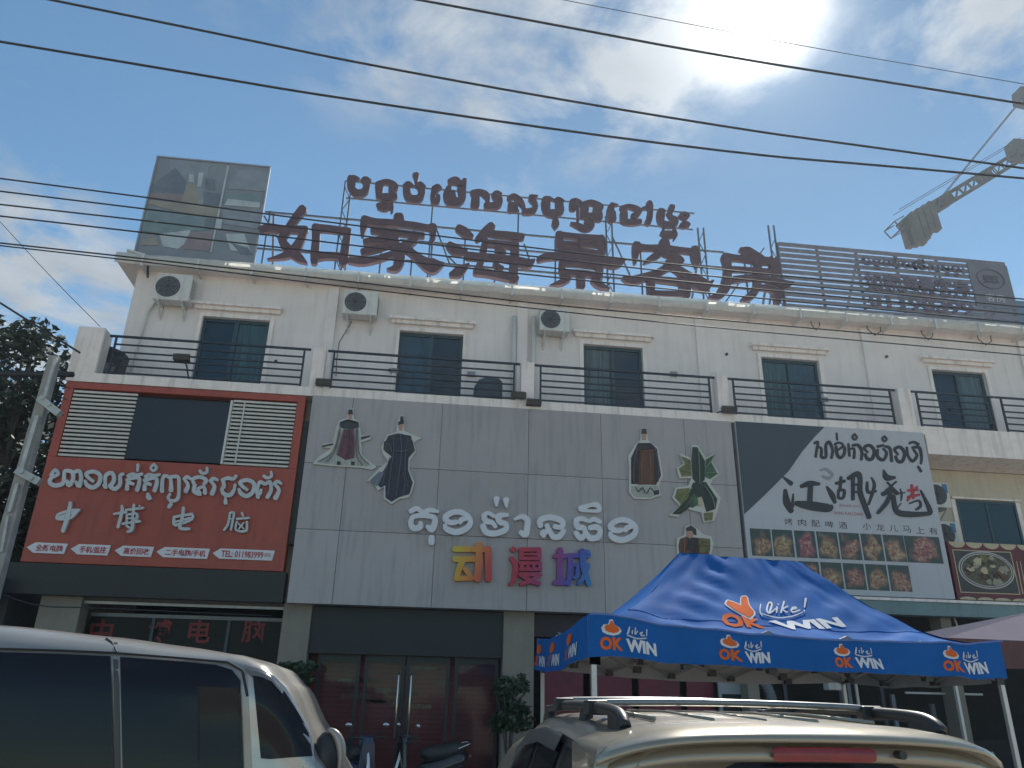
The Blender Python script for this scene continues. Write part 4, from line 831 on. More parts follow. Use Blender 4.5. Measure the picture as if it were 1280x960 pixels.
KH = [((425, 205), ["150 190 80 150 280 90 165 335 74 230 385 76 320 365 76 355 290 70 340 215 84;290 215 30 340 192 46 410 215 18;110 195 26 180 172 40 250 200 28",
   "500 262 50 620 232 55 720 280 70 735 330 54 680 330 64;520 300 86 520 420 70;540 430 60 640 435 74 730 425 60;560 440 24 560 540 24;510 550 46 600 528 40 680 545 40 600 590 50 520 572 46;690 500 26 692 600 36 680 642 12",
   "890 300 80 890 380 80 930 450 80 1040 460 80 1090 380 70 1070 295 80;850 290 28 910 255 46 980 290 18;1010 290 28 1070 262 46 1135 300 18;1010 150 70 1015 190 46 1010 300 12"]),
 ((530, 210), ["130 262 46 185 255 70 232 260 18;150 280 80 112 370 46 140 450 70 180 420 60 190 370 40",
   "330 262 56 312 350 90 340 435 90 440 445 92 510 400 70 500 300 86 470 275 50;400 400 50 385 320 50;350 178 60 420 165 80 490 200 56 540 165 46;540 160 46 540 220 40 550 295 20",
   "690 330 80 680 490 96;650 330 60 740 310 50 830 360 70 850 440 40 830 500 60 900 500 70 990 485 70 1010 410 60 960 370 90 960 335 56;1035 340 16 970 318 30 915 350 26",
   "1140 400 56 1200 372 56 1260 410 60 1300 460 60 1330 520 40;1170 500 86 1150 560 56;1220 480 60 1220 560 50;1340 580 60 1440 570 66 1490 510 50 1460 440 60 1430 390 60 1510 372 16"]),
 ((640, 220), ["460 315 86 452 370 96 470 475 80 560 495 84 650 465 70 632 390 86 620 325 66;410 302 18 480 288 36 550 310 18;560 322 18 620 300 36 690 330 18;580 595 66 580 650 76 575 705 14",
   "820 350 86 812 420 76;925 335 16 840 320 46 780 360 26;880 360 26 880 600 26;790 630 26 880 660 56 980 700 60 1060 670 56 1060 620 46 990 605 46",
   "940 380 56 1060 350 60 1180 400 60 1160 440 60 1110 440 56;970 430 90 960 525 76;980 530 66 1070 525 56;1160 500 76 1170 570 56 1080 545 66"]),
 ((750, 225), ["160 315 36 142 400 80 150 530 66;190 430 36 190 520 46;235 330 16 160 322 36",
   "290 370 46 400 348 50 520 400 60 480 465 60 440 470 46;320 440 80 320 535 76;330 555 56 430 560 66 530 552 56",
   "560 380 26 630 362 36 670 400 46 660 480 56;660 310 66 682 350 46 680 480 40 640 560 70",
   "820 420 86 812 480 86 822 560 66 900 590 66 1000 585 56 1008 520 56 960 500 50 920 440 46;960 360 66 950 420 46;850 620 20 850 700 20;830 705 46 910 738 50 990 722 46 920 690 26 840 700 26;990 650 26 1012 730 36 990 792 14",
   "1130 440 36 1180 470 36 1130 505 36 1072 470 36 1130 440 36;1130 560 36 1188 590 36 1130 618 36 1082 600 36 1130 560 36;1130 500 30 1130 560 30"])]
for (o_, L_) in KH:
    for s in L_: glyph('letter', s, win(o_[0], o_[1], 10.667, LY - .02), .1, LETR, ls, k=1.3)
def sbar(p0, p1, Y, w_=.045, nm='frame_bar', z_level=True):
    a = P(*p0, Y); b = P(*p1, Y)
    if z_level: b.z = a.z = (a.z + b.z) / 2
    return MB().bar(a, b, w_).build(nm, STEEL, ls)
FY = LY + .22
sbar((332, 263.5), (905, 317), FY); sbar((318, 304.5), (985, 371), FY); sbar((500, 300), (975, 341), FY)
sbar((433, 225), (868, 268), FY - .08, .035); sbar((433, 245.5), (866, 289), FY - .08, .035)
for px, yt, dbl in ((338, 264, 0), (432, 226, 1), (541, 252, 0), (648, 262, 0), (757, 270, 1), (872, 285, 1), (960, 282, 1), (480, 281, 0), (518, 284, 0), (582, 288, 0), (620, 292, 0), (694, 300, 0), (800, 306, 0), (845, 312, 0), (930, 322, 0)):
    a = P(px, yt, FY)
    MB().bar((a.x, FY, EAVE - .05), (a.x, FY, a.z), .04).build('frame_post', STEEL, ls)
    if dbl:
        MB().bar((a.x + .17, FY, EAVE - .05), (a.x + .17, FY, a.z + .02), .04).build('frame_post', STEEL, ls)
        z = EAVE + .2; m = MB(); k = 0
        while z + .4 < a.z: m.bar((a.x + (.17 if k % 2 else 0), FY, z), (a.x + (0 if k % 2 else .17), FY, z + .38), .02); z += .38; k += 1
        m.build('post_lacing', STEEL, ls)
for p0, p1 in (((545, 285), (562, 330)), ((655, 305), (662, 325)), ((765, 295), (790, 350)), ((905, 380), (955, 310)), ((330, 270), (352, 305)), ((560, 320), (575, 336))):
    a = P(*p0, FY); b = P(*p1, FY + 0.02); MB().bar(a, b + Vector((0, .0, 0)), .035).build('frame_brace', STEEL, ls)
mb = MB()
for px in (338, 432, 541, 648, 757, 872, 960):
    a = P(px, 290, FY); mb.bar((a.x, FY, 13.6), (a.x, FY + 1.6, EAVE), .05)
mb.build('back_stays', STEEL, ls)

# ------------------------------------------------------------------ louvred rooftop billboard at the right
lb = thing('louvred_billboard', 'grey louvred rooftop screen with dull lettering at the right end', 'billboard')
QX0, QX1 = 9.66, 16.70; QY = 1.6; QZ1 = 13.98
LOUV = mat('louvre_grey', (.19, .185, .215), .55, vary=.2, scale=4)
n = 15
for i in range(n):
    z = EAVE + .06 + (QZ1 - EAVE - .1) * i / (n - 1)
    MB().box((QX0, QY, z - .064), (QX1, QY + .025, z + .062)).build('louvre_slat', LOUV, lb)
for X in (QX0 + .02, QX0 + 1.2, QX0 + 2.4, QX0 + 3.6, QX0 + 4.9, QX0 + 6.1, QX1 - .02): MB().bar((X, QY + .09, EAVE - .05), (X, QY + .09, QZ1 + .02), .06).build('post', STEEL, lb)
mb = MB()
for X in (QX0 + .02, QX0 + 2.4, QX0 + 4.9, QX1 - .02): mb.bar((X, QY + .1, QZ1 - .3), (X, QY + 1.8, EAVE), .05)
mb.build('back_stays', STEEL, lb)
px0 = P(1208, 331, QY).x; box('emblem_panel', (px0, QY - .04, 12.42), (QX1, QY - .002, 13.86), mat('emblem_panel', (.16, .165, .195), .5, vary=.1), lb)
DL = mat('dull_letter', (.13, .115, .15), .6, vary=.1)
def lt(s, x0, x1, z0, z1, b=.01):
    wall_text('lettering', s, DL, lb, x0, z0, x1, z1, QY - .03, b, .03)
a = P(1076, 327, QY); b = P(1205, 340, QY)
lt('បន្ទប់មើលសមុទ្រ', a.x, b.x, 13.35, 13.82, .03); lt('如家海景客房', a.x, b.x, 12.62, 13.22, .03); lt('01198399', a.x, b.x, 12.1, 12.5, .03)
m = MB(); c = ((px0 + QX1) / 2, 13.35)
m.tube([(c[0] + .42 * math.cos(i * math.pi / 12), QY - .05, c[1] + .32 * math.sin(i * math.pi / 12)) for i in range(25)], .02, 5, False); m.build('emblem_ring', DL, lb)
wall_text('lettering', '如家', DL, lb, c[0] - .25, 13.2, c[0] + .25, 13.5, QY - .045, .02, .02); wall_text('lettering', '客房', LETS, lb, c[0] - .3, 12.6, c[0] + .3, 12.85, QY - .045, .0, .01)
# blue water tank frame beyond at the far right
tk = thing('rooftop_shed', 'bluish rooftop shed behind the right end of the louvred screen', 'shed')
box('wall', (17.1, 3.0, EAVE), (20.5, 6, 13.6), mat('blue_sheet', (.12, .2, .28), .5, vary=.2), tk); 
m = MB()
for k in range(12): m.box((17.1, 2.97, EAVE + .12 * k + .1), (20.5, 3.0, EAVE + .12 * k + .14))
m.build('ribs', mat('blue_sheet_rib', (.08, .13, .2), .5), tk)
# weeds and litter on the roof edge
def weeds(px, label):
    p = P(px, 352 + (px - 560) * .083, 1.0); m = MB()
    for k in range(26):
        a = random.random() * 6.28; l = .1 + random.random() * .22; b = Vector((p.x + random.uniform(-.3, .3), 1.0 + random.uniform(-.05, .1), EAVE)); tip = b + Vector((math.cos(a) * l * .6, math.sin(a) * l * .3, l)); s_ = Vector((.012, 0, 0))
        m.add([b - s_, b + s_, tip], [(0, 1, 2)])
    tag(m.build('roof_weeds', mat('dry_weed', (.09, .09, .04), .8, vary=.3), fix=False), label, 'weeds')
weeds(676, 'tuft of dry weeds on the eave left of the fourth large letter'); weeds(898, 'tuft of weeds on the eave near the sixth large letter')

# ------------------------------------------------------------------ cables
def cable(pts, Y, r, label, grp='power cables across the street', ext=True):
    w_ = [P(x, y, Y) for x, y in pts]
    if ext:
        a = w_[0] + (w_[0] - w_[1]).normalized() * 26; b = w_[-1] + (w_[-1] - w_[-2]).normalized() * 26
        w_ = [a] + w_ + [b]
    c = catmull([tuple(q) for q in w_], 6)
    o = tag(MB().tube(c, r, 6).build('overhead_cable', CABLE, smooth=True), label, 'cable', grp)
    return o
cable([(65, 0), (500, 88), (900, 157), (1256, 207)], -5, .022, 'thick cable crossing from top left over the first billboard')
cable([(0, 52), (450, 126), (900, 188), (1280, 223)], -5, .022, 'thick cable second from the top left corner just above the rooftop signs')
cable([(525, 0), (900, 69), (1268, 128)], -5, .024, 'thick cable running from the top centre to the crane tip')
cable([(705, 0), (1019, 60), (1280, 105)], -3, .009, 'thin wire crossing beside the sun at the top right')
cable([(0, 223), (184, 247), (320, 265.7), (565, 297), (875, 334), (1280, 374)], -4, .014, 'uppermost of four cables crossing the rooftop billboard and letters')
cable([(0, 239), (180, 261), (320, 278), (565, 308.5), (875, 343.6), (1280, 384)], -4, .014, 'second of four cables crossing the billboard and letters')
cable([(0, 255.5), (174, 275), (320, 292), (565, 321), (889, 355.6), (1280, 393)], -4, .014, 'third of four cables crossing the billboard and letters')
cable([(0, 270), (174, 290), (320, 306), (565, 333), (882, 366), (1280, 404)], -4, .014, 'lowest of four cables crossing the billboard and letters')
cable([(0, 303.7), (177, 323), (420, 350), (680, 380), (900, 400), (1280, 434)], -3.5, .014, 'upper of two cables running in front of the eave')
cable([(0, 307), (177, 327), (420, 357), (680, 387), (900, 410), (1280, 444)], -3.3, .012, 'lower of two cables running in front of the white upper wall')
cable([(0, 378.5), (50, 410), (100, 441)], -1, .022, 'thick black cable dropping to the corner pier at the left', ext=False)
cable([(0, 277), (60, 342), (125, 408)], -1, .007, 'hair thin wire dropping to the corner pier at the left', ext=False)
cable([(-40, 466), (40, 468), (92, 468)], -2.5, .05, 'heavy bundled cable ending by the red sign at the left', ext=False)
for i, (a, b) in enumerate((((0, 440), (88, 486)), ((0, 452), (84, 500)), ((0, 468), (80, 520)))):
    cable([a, ((a[0] + b[0]) / 2, (a[1] + b[1]) / 2 + 2), b], -2, .009, ('upper', 'middle', 'lower')[i] + ' of three thin wires sagging behind the utility pole', 'thin wires at the left', False)
cable([(0, 742), (50, 757), (120, 760), (340, 770)], -.2, .012, 'sagging wire under the red sign above the van', ext=False)

# ------------------------------------------------------------------ utility pole
UY = -3.0
up = thing('utility_pole', 'leaning square concrete utility pole with pale brackets beside the red sign', 'utility pole', (0, 0, 0))
a = P(66, 446, UY); b = P(10, 677, UY)
mb = MB(); X = (a.x + b.x) / 2
mb.add([(X - .13, UY - .1, 0), (X + .13, UY - .1, 0), (X + .13, UY + .1, 0), (X - .13, UY + .1, 0), (X - .075, UY - .07, a.z), (X + .075, UY - .07, a.z), (X + .075, UY + .07, a.z), (X - .075, UY + .07, a.z)],
       [(0, 3, 2, 1), (4, 5, 6, 7), (0, 1, 5, 4), (1, 2, 6, 5), (2, 3, 7, 6), (3, 0, 4, 7)]); mb.build('pole', CONC, up)
BRK = mat('galvanised', (.45, .46, .44), .5, metal=.3, vary=.25, scale=8)
def B2(p0, p1, w_, nm):
    MB().bar(P(*p0, UY - .12), P(*p1, UY - .12), w_).build(nm, BRK, up)
B2((70, 447), (56, 497), .05, 'bracket_bar'); B2((50, 498), (75, 518), .12, 'cross_arm'); B2((47, 520), (27, 588), .06, 'bracket_bar'); B2((22, 588), (50, 603), .12, 'cross_arm'); B2((22, 605), (12, 640), .05, 'bracket_bar'); B2((10, 645), (2, 690), .04, 'bracket_bar')
for px, py in ((54, 498), (62, 506), (28, 590), (40, 598)):
    p = P(px, py, UY - .16); MB().cyl(p + Vector((0, -.05, 0)), p + Vector((0, .06, 0)), .035, 10).build('insulator', BRK, up)

# ------------------------------------------------------------------ trees
def leaves(mb, c, r, n, size, flat_=.8):
    for _ in range(n):
        while True:
            v = Vector((random.uniform(-1, 1), random.uniform(-1, 1), random.uniform(-1, 1)))
            if v.length < 1: break
        v = v * (.55 + .45 * random.random()) if v.length < .6 else v
        p = Vector(c) + Vector((v.x * r, v.y * r, v.z * r * flat_))
        u = Vector((random.uniform(-1, 1), random.uniform(-1, 1), random.uniform(-.6, .6))).normalized(); w_ = u.cross(Vector((random.uniform(-1, 1), random.uniform(-1, 1), random.uniform(-1, 1)))).normalized()
        s_ = size * random.uniform(.6, 1.3)
        mb.add([p - u * s_, p + w_ * s_ * .45, p + u * s_, p - w_ * s_ * .45], [(0, 1, 2, 3)])
def tree(x, y, h, r, label, n=26, ln=240, size=.12):
    t_ = thing('tree', label, 'tree', (x, y, 0), 'trees behind the utility pole')
    m = MB(); m.tube([(0, 0, 0), (.1, 0, h * .3), (-.1, .1, h * .6), (0, 0, h * .85)], [.22, .18, .12, .05], 8)
    lf = MB()
    for k in range(n):
        a = random.random() * 6.28; rr = r * random.random() ** .6; z = h * (.3 + .68 * random.random()); q = 1 - abs(z / h - .6) * .9
        c = Vector((rr * q * math.cos(a), rr * q * math.sin(a), z)); m.tube([(0, 0, z * .75), tuple(c * .6 + Vector((0, 0, z * .33))), tuple(c)], [.06, .035, .015], 5)
        leaves(lf, c, .55 + random.random() * .5, ln, size)
    m.build('trunk', BARK, t_); lf.build('crown', LEAF, t_, fix=False)
tree(-11.2, 5.5, 11.3, 2.5, 'tall leafy tree reaching just behind the corner pier', 44)
tree(-14.5, 4.5, 11.9, 2.8, 'tall leafy tree at the left edge with thin top twigs', 46)
tree(-12.6, 9, 10.8, 3.0, 'darker tree standing behind and between the two front trees', 40)
tree(-10.2, 8.5, 10.0, 2.2, 'shorter tree close to the building corner', 34)
tree(-18, 8, 11.5, 3.4, 'tree just entering at the far left edge', 36)
m = MB(); leaves(m, (-13, 3.0, 5.5), 3.2, 1500, .14); leaves(m, (-17, 5, 5), 3.6, 1500, .14); leaves(m, (-10.6, 6, 5.5), 2.4, 1800, .14); leaves(m, (-12.5, 7.5, 8.2), 2.2, 2600, .13); leaves(m, (-15.5, 7, 8.6), 2.4, 2600, .13); leaves(m, (-10.3, 9, 8.3), 1.6, 1400, .13)
tag(m.build('undergrowth', LEAF, fix=False), 'mass of dark leaves filling the gap below the tree crowns', 'foliage', kind='stuff')

# ------------------------------------------------------------------ potted shrubs
def shrub(px, py, r, label, Y=-.4):
    p = P(px, py, Y); t_ = thing('potted_shrub', label, 'potted plant', (p.x, Y, .12), 'potted shrubs flanking the glass doors'); z = p.z - .12
    MB().tube([(0, 0, 0), (0, 0, .4), (0, 0, .45)], [.16, .23, .24], 16).build('pot', POT, t_, smooth=True)
    m = MB(); lf = MB()
    for k in range(6):
        a = k * 1.05; m.tube([(0, 0, .4), (math.cos(a) * .1, math.sin(a) * .1, z * .7), (math.cos(a) * r * .6, math.sin(a) * r * .6, z + .1)], .012, 5)
    m.build('stem', BARK, t_)
    for k in range(26):
        v = Vector((random.uniform(-1, 1), random.uniform(-1, 1), random.uniform(-1, 1))); c = Vector((v.x * r * .75, v.y * r * .7, z + v.z * r * 1.1)); leaves(lf, c, r * .45, 60, .075)
    lf.build('foliage', LEAF2, t_, fix=False)
shrub(366, 858, .33, 'potted shrub half hidden behind the van front'); shrub(636, 876, .40, 'potted shrub with drooping leaves left of the blue tent')

# ------------------------------------------------------------------ tower crane
CY = 28.0; CK = .72
cr_ = thing('tower_crane', 'grey tower crane with counterweights hanging at the end of its short jib', 'crane')
tail = P(1133, 287, CY); inn = P(1283, 196, CY + 0); apex = P(1279, 122, CY)
def lat(a, b, w_, h_, n, nm, r=.09):
    a = Vector(a); b = Vector(b); d = (b - a).normalized(); s_ = d.cross(Vector((0, 0, 1))).normalized(); u = s_.cross(d).normalized(); m = MB()
    cs = [(-w_ / 2, 0), (w_ / 2, 0), (-w_ / 2, h_), (w_ / 2, h_)]
    for c, e in cs: m.bar(a + s_ * c + u * e, b + s_ * c + u * e, r * 1.6)
    for i in range(n):
        p = a.lerp(b, i / n); q = a.lerp(b, (i + 1) / n)
        for (c, e), (f, g_2) in (((cs[0]), cs[2]), (cs[1], cs[3]), (cs[0], cs[1]), (cs[2], cs[3])):
            m.bar(p + s_ * c + u * e, q + s_ * f + u * g_2, r); m.bar(p + s_ * c + u * e, p + s_ * f + u * g_2, r)
    m.build(nm, CRANE, cr_); return d, s_, u
d, s_, u = lat(tail, inn, 1.3 * CK, 1.0 * CK, 14, 'counter_jib', .09 * CK)
u = u * CK; s_ = s_ * CK
for k in range(4):
    c = tail.lerp(inn, .05 + .045 * k)
    for q in (-1, 1):
        a0 = c + s_ * q * .75 + u * .8; MB().bar(a0 + Vector((0, 0, .2)), a0 + Vector((.18, 0, -2.05 - .17 * ((k + (q > 0)) % 3))), .85 * CK * .75, .8 * CK).build('counterweight', CWT, cr_, bevel=.03)
MB().bar(tail.lerp(inn, .27) + u * .4, tail.lerp(inn, .36) + u * .4, 1.2 * CK, 1.1 * CK).build('winch', CRANE, cr_); MB().bar(tail.lerp(inn, .62) + u * .5, tail.lerp(inn, .70) + u * .5, .9 * CK, .8 * CK).build('electric_box', CRANE, cr_)
m = MB(); m.bar(apex + Vector((0, 0, -.7)), apex + Vector((.2, 0, .6)), 1.3, 1.1); m.bar(apex + Vector((.4, 0, 0)), (inn.x + .7, CY, inn.z), .25); m.build('tower_head', CRANE, cr_)
MB().box((inn.x - 1.25, CY - .6, inn.z - .3), (inn.x + 1.0, CY + .6, inn.z + 1.25)).build('cabin', mat('crane_cabin', (.07, .08, .09), .9, spec=.05), cr_, bevel=.1)
for q in (-.5, .5): MB().tube([apex + s_ * q, tail.lerp(inn, .33) + s_ * q + u], .035, 5).build('pendant_rod', CRANE, cr_); MB().tube([tail.lerp(inn, .33) + s_ * q + u, tail.lerp(inn, -.02) + s_ * q + u * .4], .024, 5).build('pendant_rod', CRANE, cr_)
for q in (0, 1.0): MB().tube([tail + u * 2.0 + s_ * q, inn + u * 2.0 + s_ * q], .025, 5).build('handrail', CRANE, cr_)
e0 = tail - d * 1.0 + u * .2; e1 = tail + u * .2; w_ = s_ * .9
m = MB()
for a, b in ((e0 - w_, e1 - w_), (e0 + w_, e1 + w_), (e0 - w_, e0 + w_), (e0 - w_ + u, e0 + w_ + u), (e0 + w_, e0 + w_ + u), (e0 - w_, e0 - w_ + u), (e1 + w_ + u, e0 + w_ + u), (e1 - w_ + u, e0 - w_ + u)): m.bar(a, b, .07)
m.build('end_platform', CRANE, cr_)
mx0 = inn.x + 1.1; lat((mx0, CY, 0), (mx0, CY, inn.z), 1.5, 1.5, 26, 'mast', .1)

# ------------------------------------------------------------------ blue pop-up tent
tn = thing('pop_up_tent', 'blue pop-up tent printed with OKWIN logos standing in front of the shops', 'tent')
FLc = P(735, 768, -10.0); FRc = P(1250, 803, -9.35); BLc = P(672, 798, -7.15); BRc = FRc + (BLc - FLc); BRc.z = 2.36
RL = P(850, 691, -8.5); RR = P(1002, 703, -8.25)
RR.z = RL.z = (RL.z + RR.z) / 2
FLc, FRc, BLc, BRc, RL, RR = [Vector(q) for q in (FLc, FRc, BLc, BRc, RL, RR)]
def hip(c, r_, v, sag=.22):            # from corner (v=0) to ridge end (v=1), sagging
    p = c.lerp(r_, v); p.z -= sag * 4 * v * (1 - v) * (1.15 - v * .5); return p
def front(u_, v):                       # u 0..1 left to right, v 0 eave .. 1 ridge
    a = hip(FLc, RL, v); b = hip(FRc, RR, v); p = a.lerp(b, u_)
    p.z -= .075 * 4 * u_ * (1 - u_) * (1 - v) ** 2 * 1.0 + .02 * math.sin(v * 9) * (1 - v)
    p.z += noise.noise(Vector((u_ * 5, v * 4, 2))) * .035 * (1 - v * .5) * min(1, 4 * v + .3) + noise.noise(Vector((u_ * 16, v * 7, 5))) * .014
    k = math.exp(-((u_ - .06 - v * .25) / .1) ** 2) * math.sin(v * 40 + u_ * 25) * .016; k += math.exp(-((1 - u_ - .08 - v * .2) / .09) ** 2) * math.sin(v * 34 - u_ * 30) * .012; p.z += k
    return p
def sidep(A, B, RA, RB, u_, v, seed):
    a = hip(A, RA, v); b = hip(B, RB, v); p = a.lerp(b, u_); p.z -= .07 * 4 * u_ * (1 - u_) * (1 - v) ** 2; p.z += noise.noise(Vector((u_ * 5, v * 4, seed))) * .03 * 4 * u_ * (1 - u_); return p
def grid(fn, nu, nv, name, m, parent):
    mb = MB()
    for i in range(nu + 1):
        for j in range(nv + 1): mb.v.append(tuple(fn(i / nu, j / nv)))
    for i in range(nu):
        for j in range(nv):
            a = i * (nv + 1) + j; mb.f.append((a, a + nv + 1, a + nv + 2, a + 1)); mb.m.append(0)
    return mb.build(name, m, parent, smooth=True, fix=False)
cloth = grid(front, 60, 30, 'canopy_panel', BLUE, tn)
grid(lambda a, b: sidep(BLc, FLc, RL, RL, a, b, 8), 24, 20, 'canopy_panel', BLUE, tn)
grid(lambda a, b: sidep(FRc, BRc, RR, RR, a, b, 11), 24, 20, 'canopy_panel', BLUE, tn)
grid(lambda a, b: sidep(BRc, BLc, RR, RL, a, b, 14), 30, 20, 'canopy_panel', BLUE, tn)
VH = .31
VN = (FRc - FLc).cross(Vector((0, 0, 1))).normalized()
def val_front(u_, t_):                  # t 0 top .. 1 bottom
    p = front(u_, 0.0); out = VN * min(1, u_ * 14, (1 - u_) * 14) * (.02 + .03 * t_ + .022 * t_ * math.sin(u_ * 23) + .016 * math.sin(u_ * 61) * t_ + noise.noise(Vector((u_ * 30, t_ * 2, 7))) * .03 * t_)
    p = p + out; p.z -= (VH - .06 * 4 * u_ * (1 - u_)) * t_; return p
def val_side(A, B, RA, u_, t_, seed, nrm):
    p = sidep(A, B, RA, RA, u_, 0.0, seed) + nrm * min(1, u_ * 12, (1 - u_) * 12) * (.02 + .03 * t_ + .02 * t_ * math.sin(u_ * 17)); p.z -= VH * t_; return p
grid(val_front, 90, 6, 'valance', BLUE, tn)
SN = (FLc - BLc).cross(Vector((0, 0, 1))).normalized()
vl = grid(lambda a, b: val_side(BLc, FLc, RL, a, b, 8, SN), 40, 6, 'valance', BLUE, tn)
grid(lambda a, b: val_side(FRc, BRc, RR, a, b, 11, -SN), 40, 6, 'valance', BLUE, tn)
grid(lambda a, b: sidep(BRc, BLc, RR, RL, a, 0, 14) - VN * .03 - Vector((0, 0, VH * b)), 30, 6, 'valance', BLUE, tn)
grid(lambda a, b: Vector(val_front(a, b)) - VN * .012, 60, 4, 'valance_lining', UNDER, tn)
grid(lambda a, b: sidep(BRc, BLc, RR, RL, a, 0, 14) - VN * .018 - Vector((0, 0, VH * b)), 30, 4, 'valance_lining', UNDER, tn)
grid(lambda a, b: val_side(FRc, BRc, RR, a, b, 11, -SN) + SN * .012, 30, 4, 'valance_lining', UNDER, tn)
grid(lambda a, b: val_side(BLc, FLc, RL, a, b, 8, SN) - SN * .012, 30, 4, 'valance_lining', UNDER, tn)
ins = lambda p: p - Vector((0, 0, .025))
grid(lambda a, b: ins(front(a, b * .98)), 40, 20, 'lining', UNDER, tn); grid(lambda a, b: ins(sidep(BRc, BLc, RR, RL, a, b, 14)), 20, 12, 'lining', UNDER, tn)
grid(lambda a, b: ins(sidep(BLc, FLc, RL, RL, a, b, 8)), 20, 12, 'lining', UNDER, tn); grid(lambda a, b: ins(sidep(FRc, BRc, RR, RR, a, b, 11)), 20, 12, 'lining', UNDER, tn)
seam = [front(i / 40, 0) + VN * .03 + Vector((0, 0, .004)) for i in range(41)]; MB().tube(seam, .008, 5).build('eave_seam', mat('seam_blue', (.10, .18, .45), .5), tn)
seam = [front(i / 40, .36) + Vector((0, 0, .003)) for i in range(41)]; MB().tube(seam, .003, 4).build('cloth_seam', BLUE, tn)
# prints
def inv_front(px, py):                  # cloth parameters seen at a point of the photograph
    best = None
    u0, v0, st = .5, .5, .5
    for it in range(7):
        for i in range(-4, 5):
            for j in range(-4, 5):
                a = min(1, max(0, u0 + i * st / 4)); b = min(1, max(0, v0 + j * st / 4)); q = ROT.transposed() @ (front(a, b) - CAM); e = (640 + F_PX * q.x / -q.z - px) ** 2 + (480 - F_PX * q.y / -q.z - py) ** 2
                if best is None or e < best[0]: best = (e, a, b)
        u0, v0 = best[1], best[2]; st *= .45
    return u0, v0
def on_front(a, b, lift=.006): return front(a, b) + VN * lift * .6 + Vector((0, 0, lift))
def bil(c, x, y):                       # c: bl, br, tr, tl in cloth parameters
    return tuple((c[0][k] * (1 - x) + c[1][k] * x) * (1 - y) + (c[3][k] * (1 - x) + c[2][k] * x) * y for k in (0, 1))
def slope_text(body, corners, m, bold, shear=0):
    c = [inv_front(*q) for q in corners]
    me_w = 1.0
    return text('print_lettering', body, m, tn, lambda a, b, t_: on_front(*bil(c, a, b)), 1, 1, bold, 0, shear)
slope_text('OK', [(904, 783), (958, 786), (950, 775), (899, 765)], ORANGE, .05)
slope_text('WIN', [(977, 788), (1058, 784), (1046, 772), (960, 777)], WHITEPR, .05)
def slope_brush(nm, strokes, ox, oy, s, m, lift=.007):
    A = inv_front(ox, oy)
    cache = {}
    def T(x, y, t_):
        q = cache.get((x, y))
        if q is None: q = inv_front(ox + x / s, oy + y / s); cache[(x, y)] = q
        return tuple(on_front(q[0], q[1], lift + (.001 if t_ < 0 else 0) - t_ * .3))
    mb = MB()
    for i, s2 in enumerate(strokes.split(';')): brush(mb, s2, T, .0, .001 * i, n=3)
    return mb.build(nm, m, tn)
LIKE = "590 140 6 585 190 8 600 215 8;650 190 14 665 140 12 645 130 10 630 180 12 650 200 10 690 170 8;700 160 12 695 195 10;705 140 8 707 142 8;745 125 12 725 195 12;770 155 8 735 175 8 765 195 8;790 180 8 830 165 10 800 165 10 800 195 10 850 180 8;890 105 14 882 160 10;880 185 12 881 186 12;600 205 5 700 232 6 800 222 6 870 195 5"
slope_brush('print_lettering', LIKE, 840, 730, 5.333, WHITEPR)
HAND_O = "370 130 44 440 165 60 520 210 60;480 105 56 490 160 64 530 205 54"
HAND = "375 132 30 440 165 46 515 208 44;480 108 42 490 160 50 525 200 40"
slope_brush('thumb_emblem_edge', HAND_O, 840, 730, 5.333, WHITEPR, .005); slope_brush('thumb_emblem', HAND, 840, 730, 5.333, ORANGE, .009)
def val_logo(px, s_=1.0, fn=None, tt=None):
    fn = fn or (lambda a, b: Vector(val_front(a, b)) + VN * .006)
    w_ = .47 / 4.7 * s_ / 1.0
    def T(x, y, t_): return fn(px + x * w_, y)
    # x 0..1 across, y 0 top .. 1 bottom of valance
    text('print_lettering', 'OK', ORANGE, tn, lambda a, b, t_: T(a, .86 - b, 0), .45, .33, .05); text('print_lettering', 'WIN', WHITEPR, tn, lambda a, b, t_: T(.52 + a, .86 - b, 0), .62, .33, .05)
    for nm, m, st, l in (('thumb_emblem_edge', WHITEPR, ".24 .44 .20 .36 .28 .26", .0), ('thumb_emblem', ORANGE, ".25 .42 .15 .36 .29 .19", .002)):
        mb = MB(); v = [float(q) for q in st.split()]
        pts = [(v[0] + v[2] * x, v[1] - .1 + v[2] * 1.15 * y) for x, y in ((-1, -.1), (-.75, -.45), (-.3, -.5), (-.15, -1.0), (.2, -1.05), (.35, -.5), (.8, -.3), (1, .1), (.7, .5), (.1, .7), (-.5, .6), (-.9, .35))]
        mb.add([tuple(T(x, y, 0) + (VN * .003 * (l > 0))) for x, y in pts], [tuple(range(12))]); mb.build(nm, m, tn, fix=False)
    mb = MB()
    for s2 in (".55 .42 .02 .62 .22 .02 .58 .40 .02", ".66 .40 .02 .67 .30 .02", ".74 .22 .02 .72 .40 .02 .78 .30 .02", ".82 .36 .02 .88 .30 .02 .84 .40 .02 .92 .38 .02", ".98 .20 .02 .96 .38 .02", ".55 .44 .015 .75 .50 .015 .95 .44 .015"):
        brush(mb, ' '.join(str(float(q)) if (i % 3) != 2 else '2.0' for i, q in enumerate(s2.split())), lambda x, y, t_: (0, 0, 0), 0) if False else None
        v = [float(q) for q in s2.split()]; pts = [tuple(T(v[i], v[i + 1], 0)) for i in range(0, len(v), 3)]; mb.tube(catmull(pts, 3), .005, 4)
    mb.build('print_lettering', WHITEPR, tn)
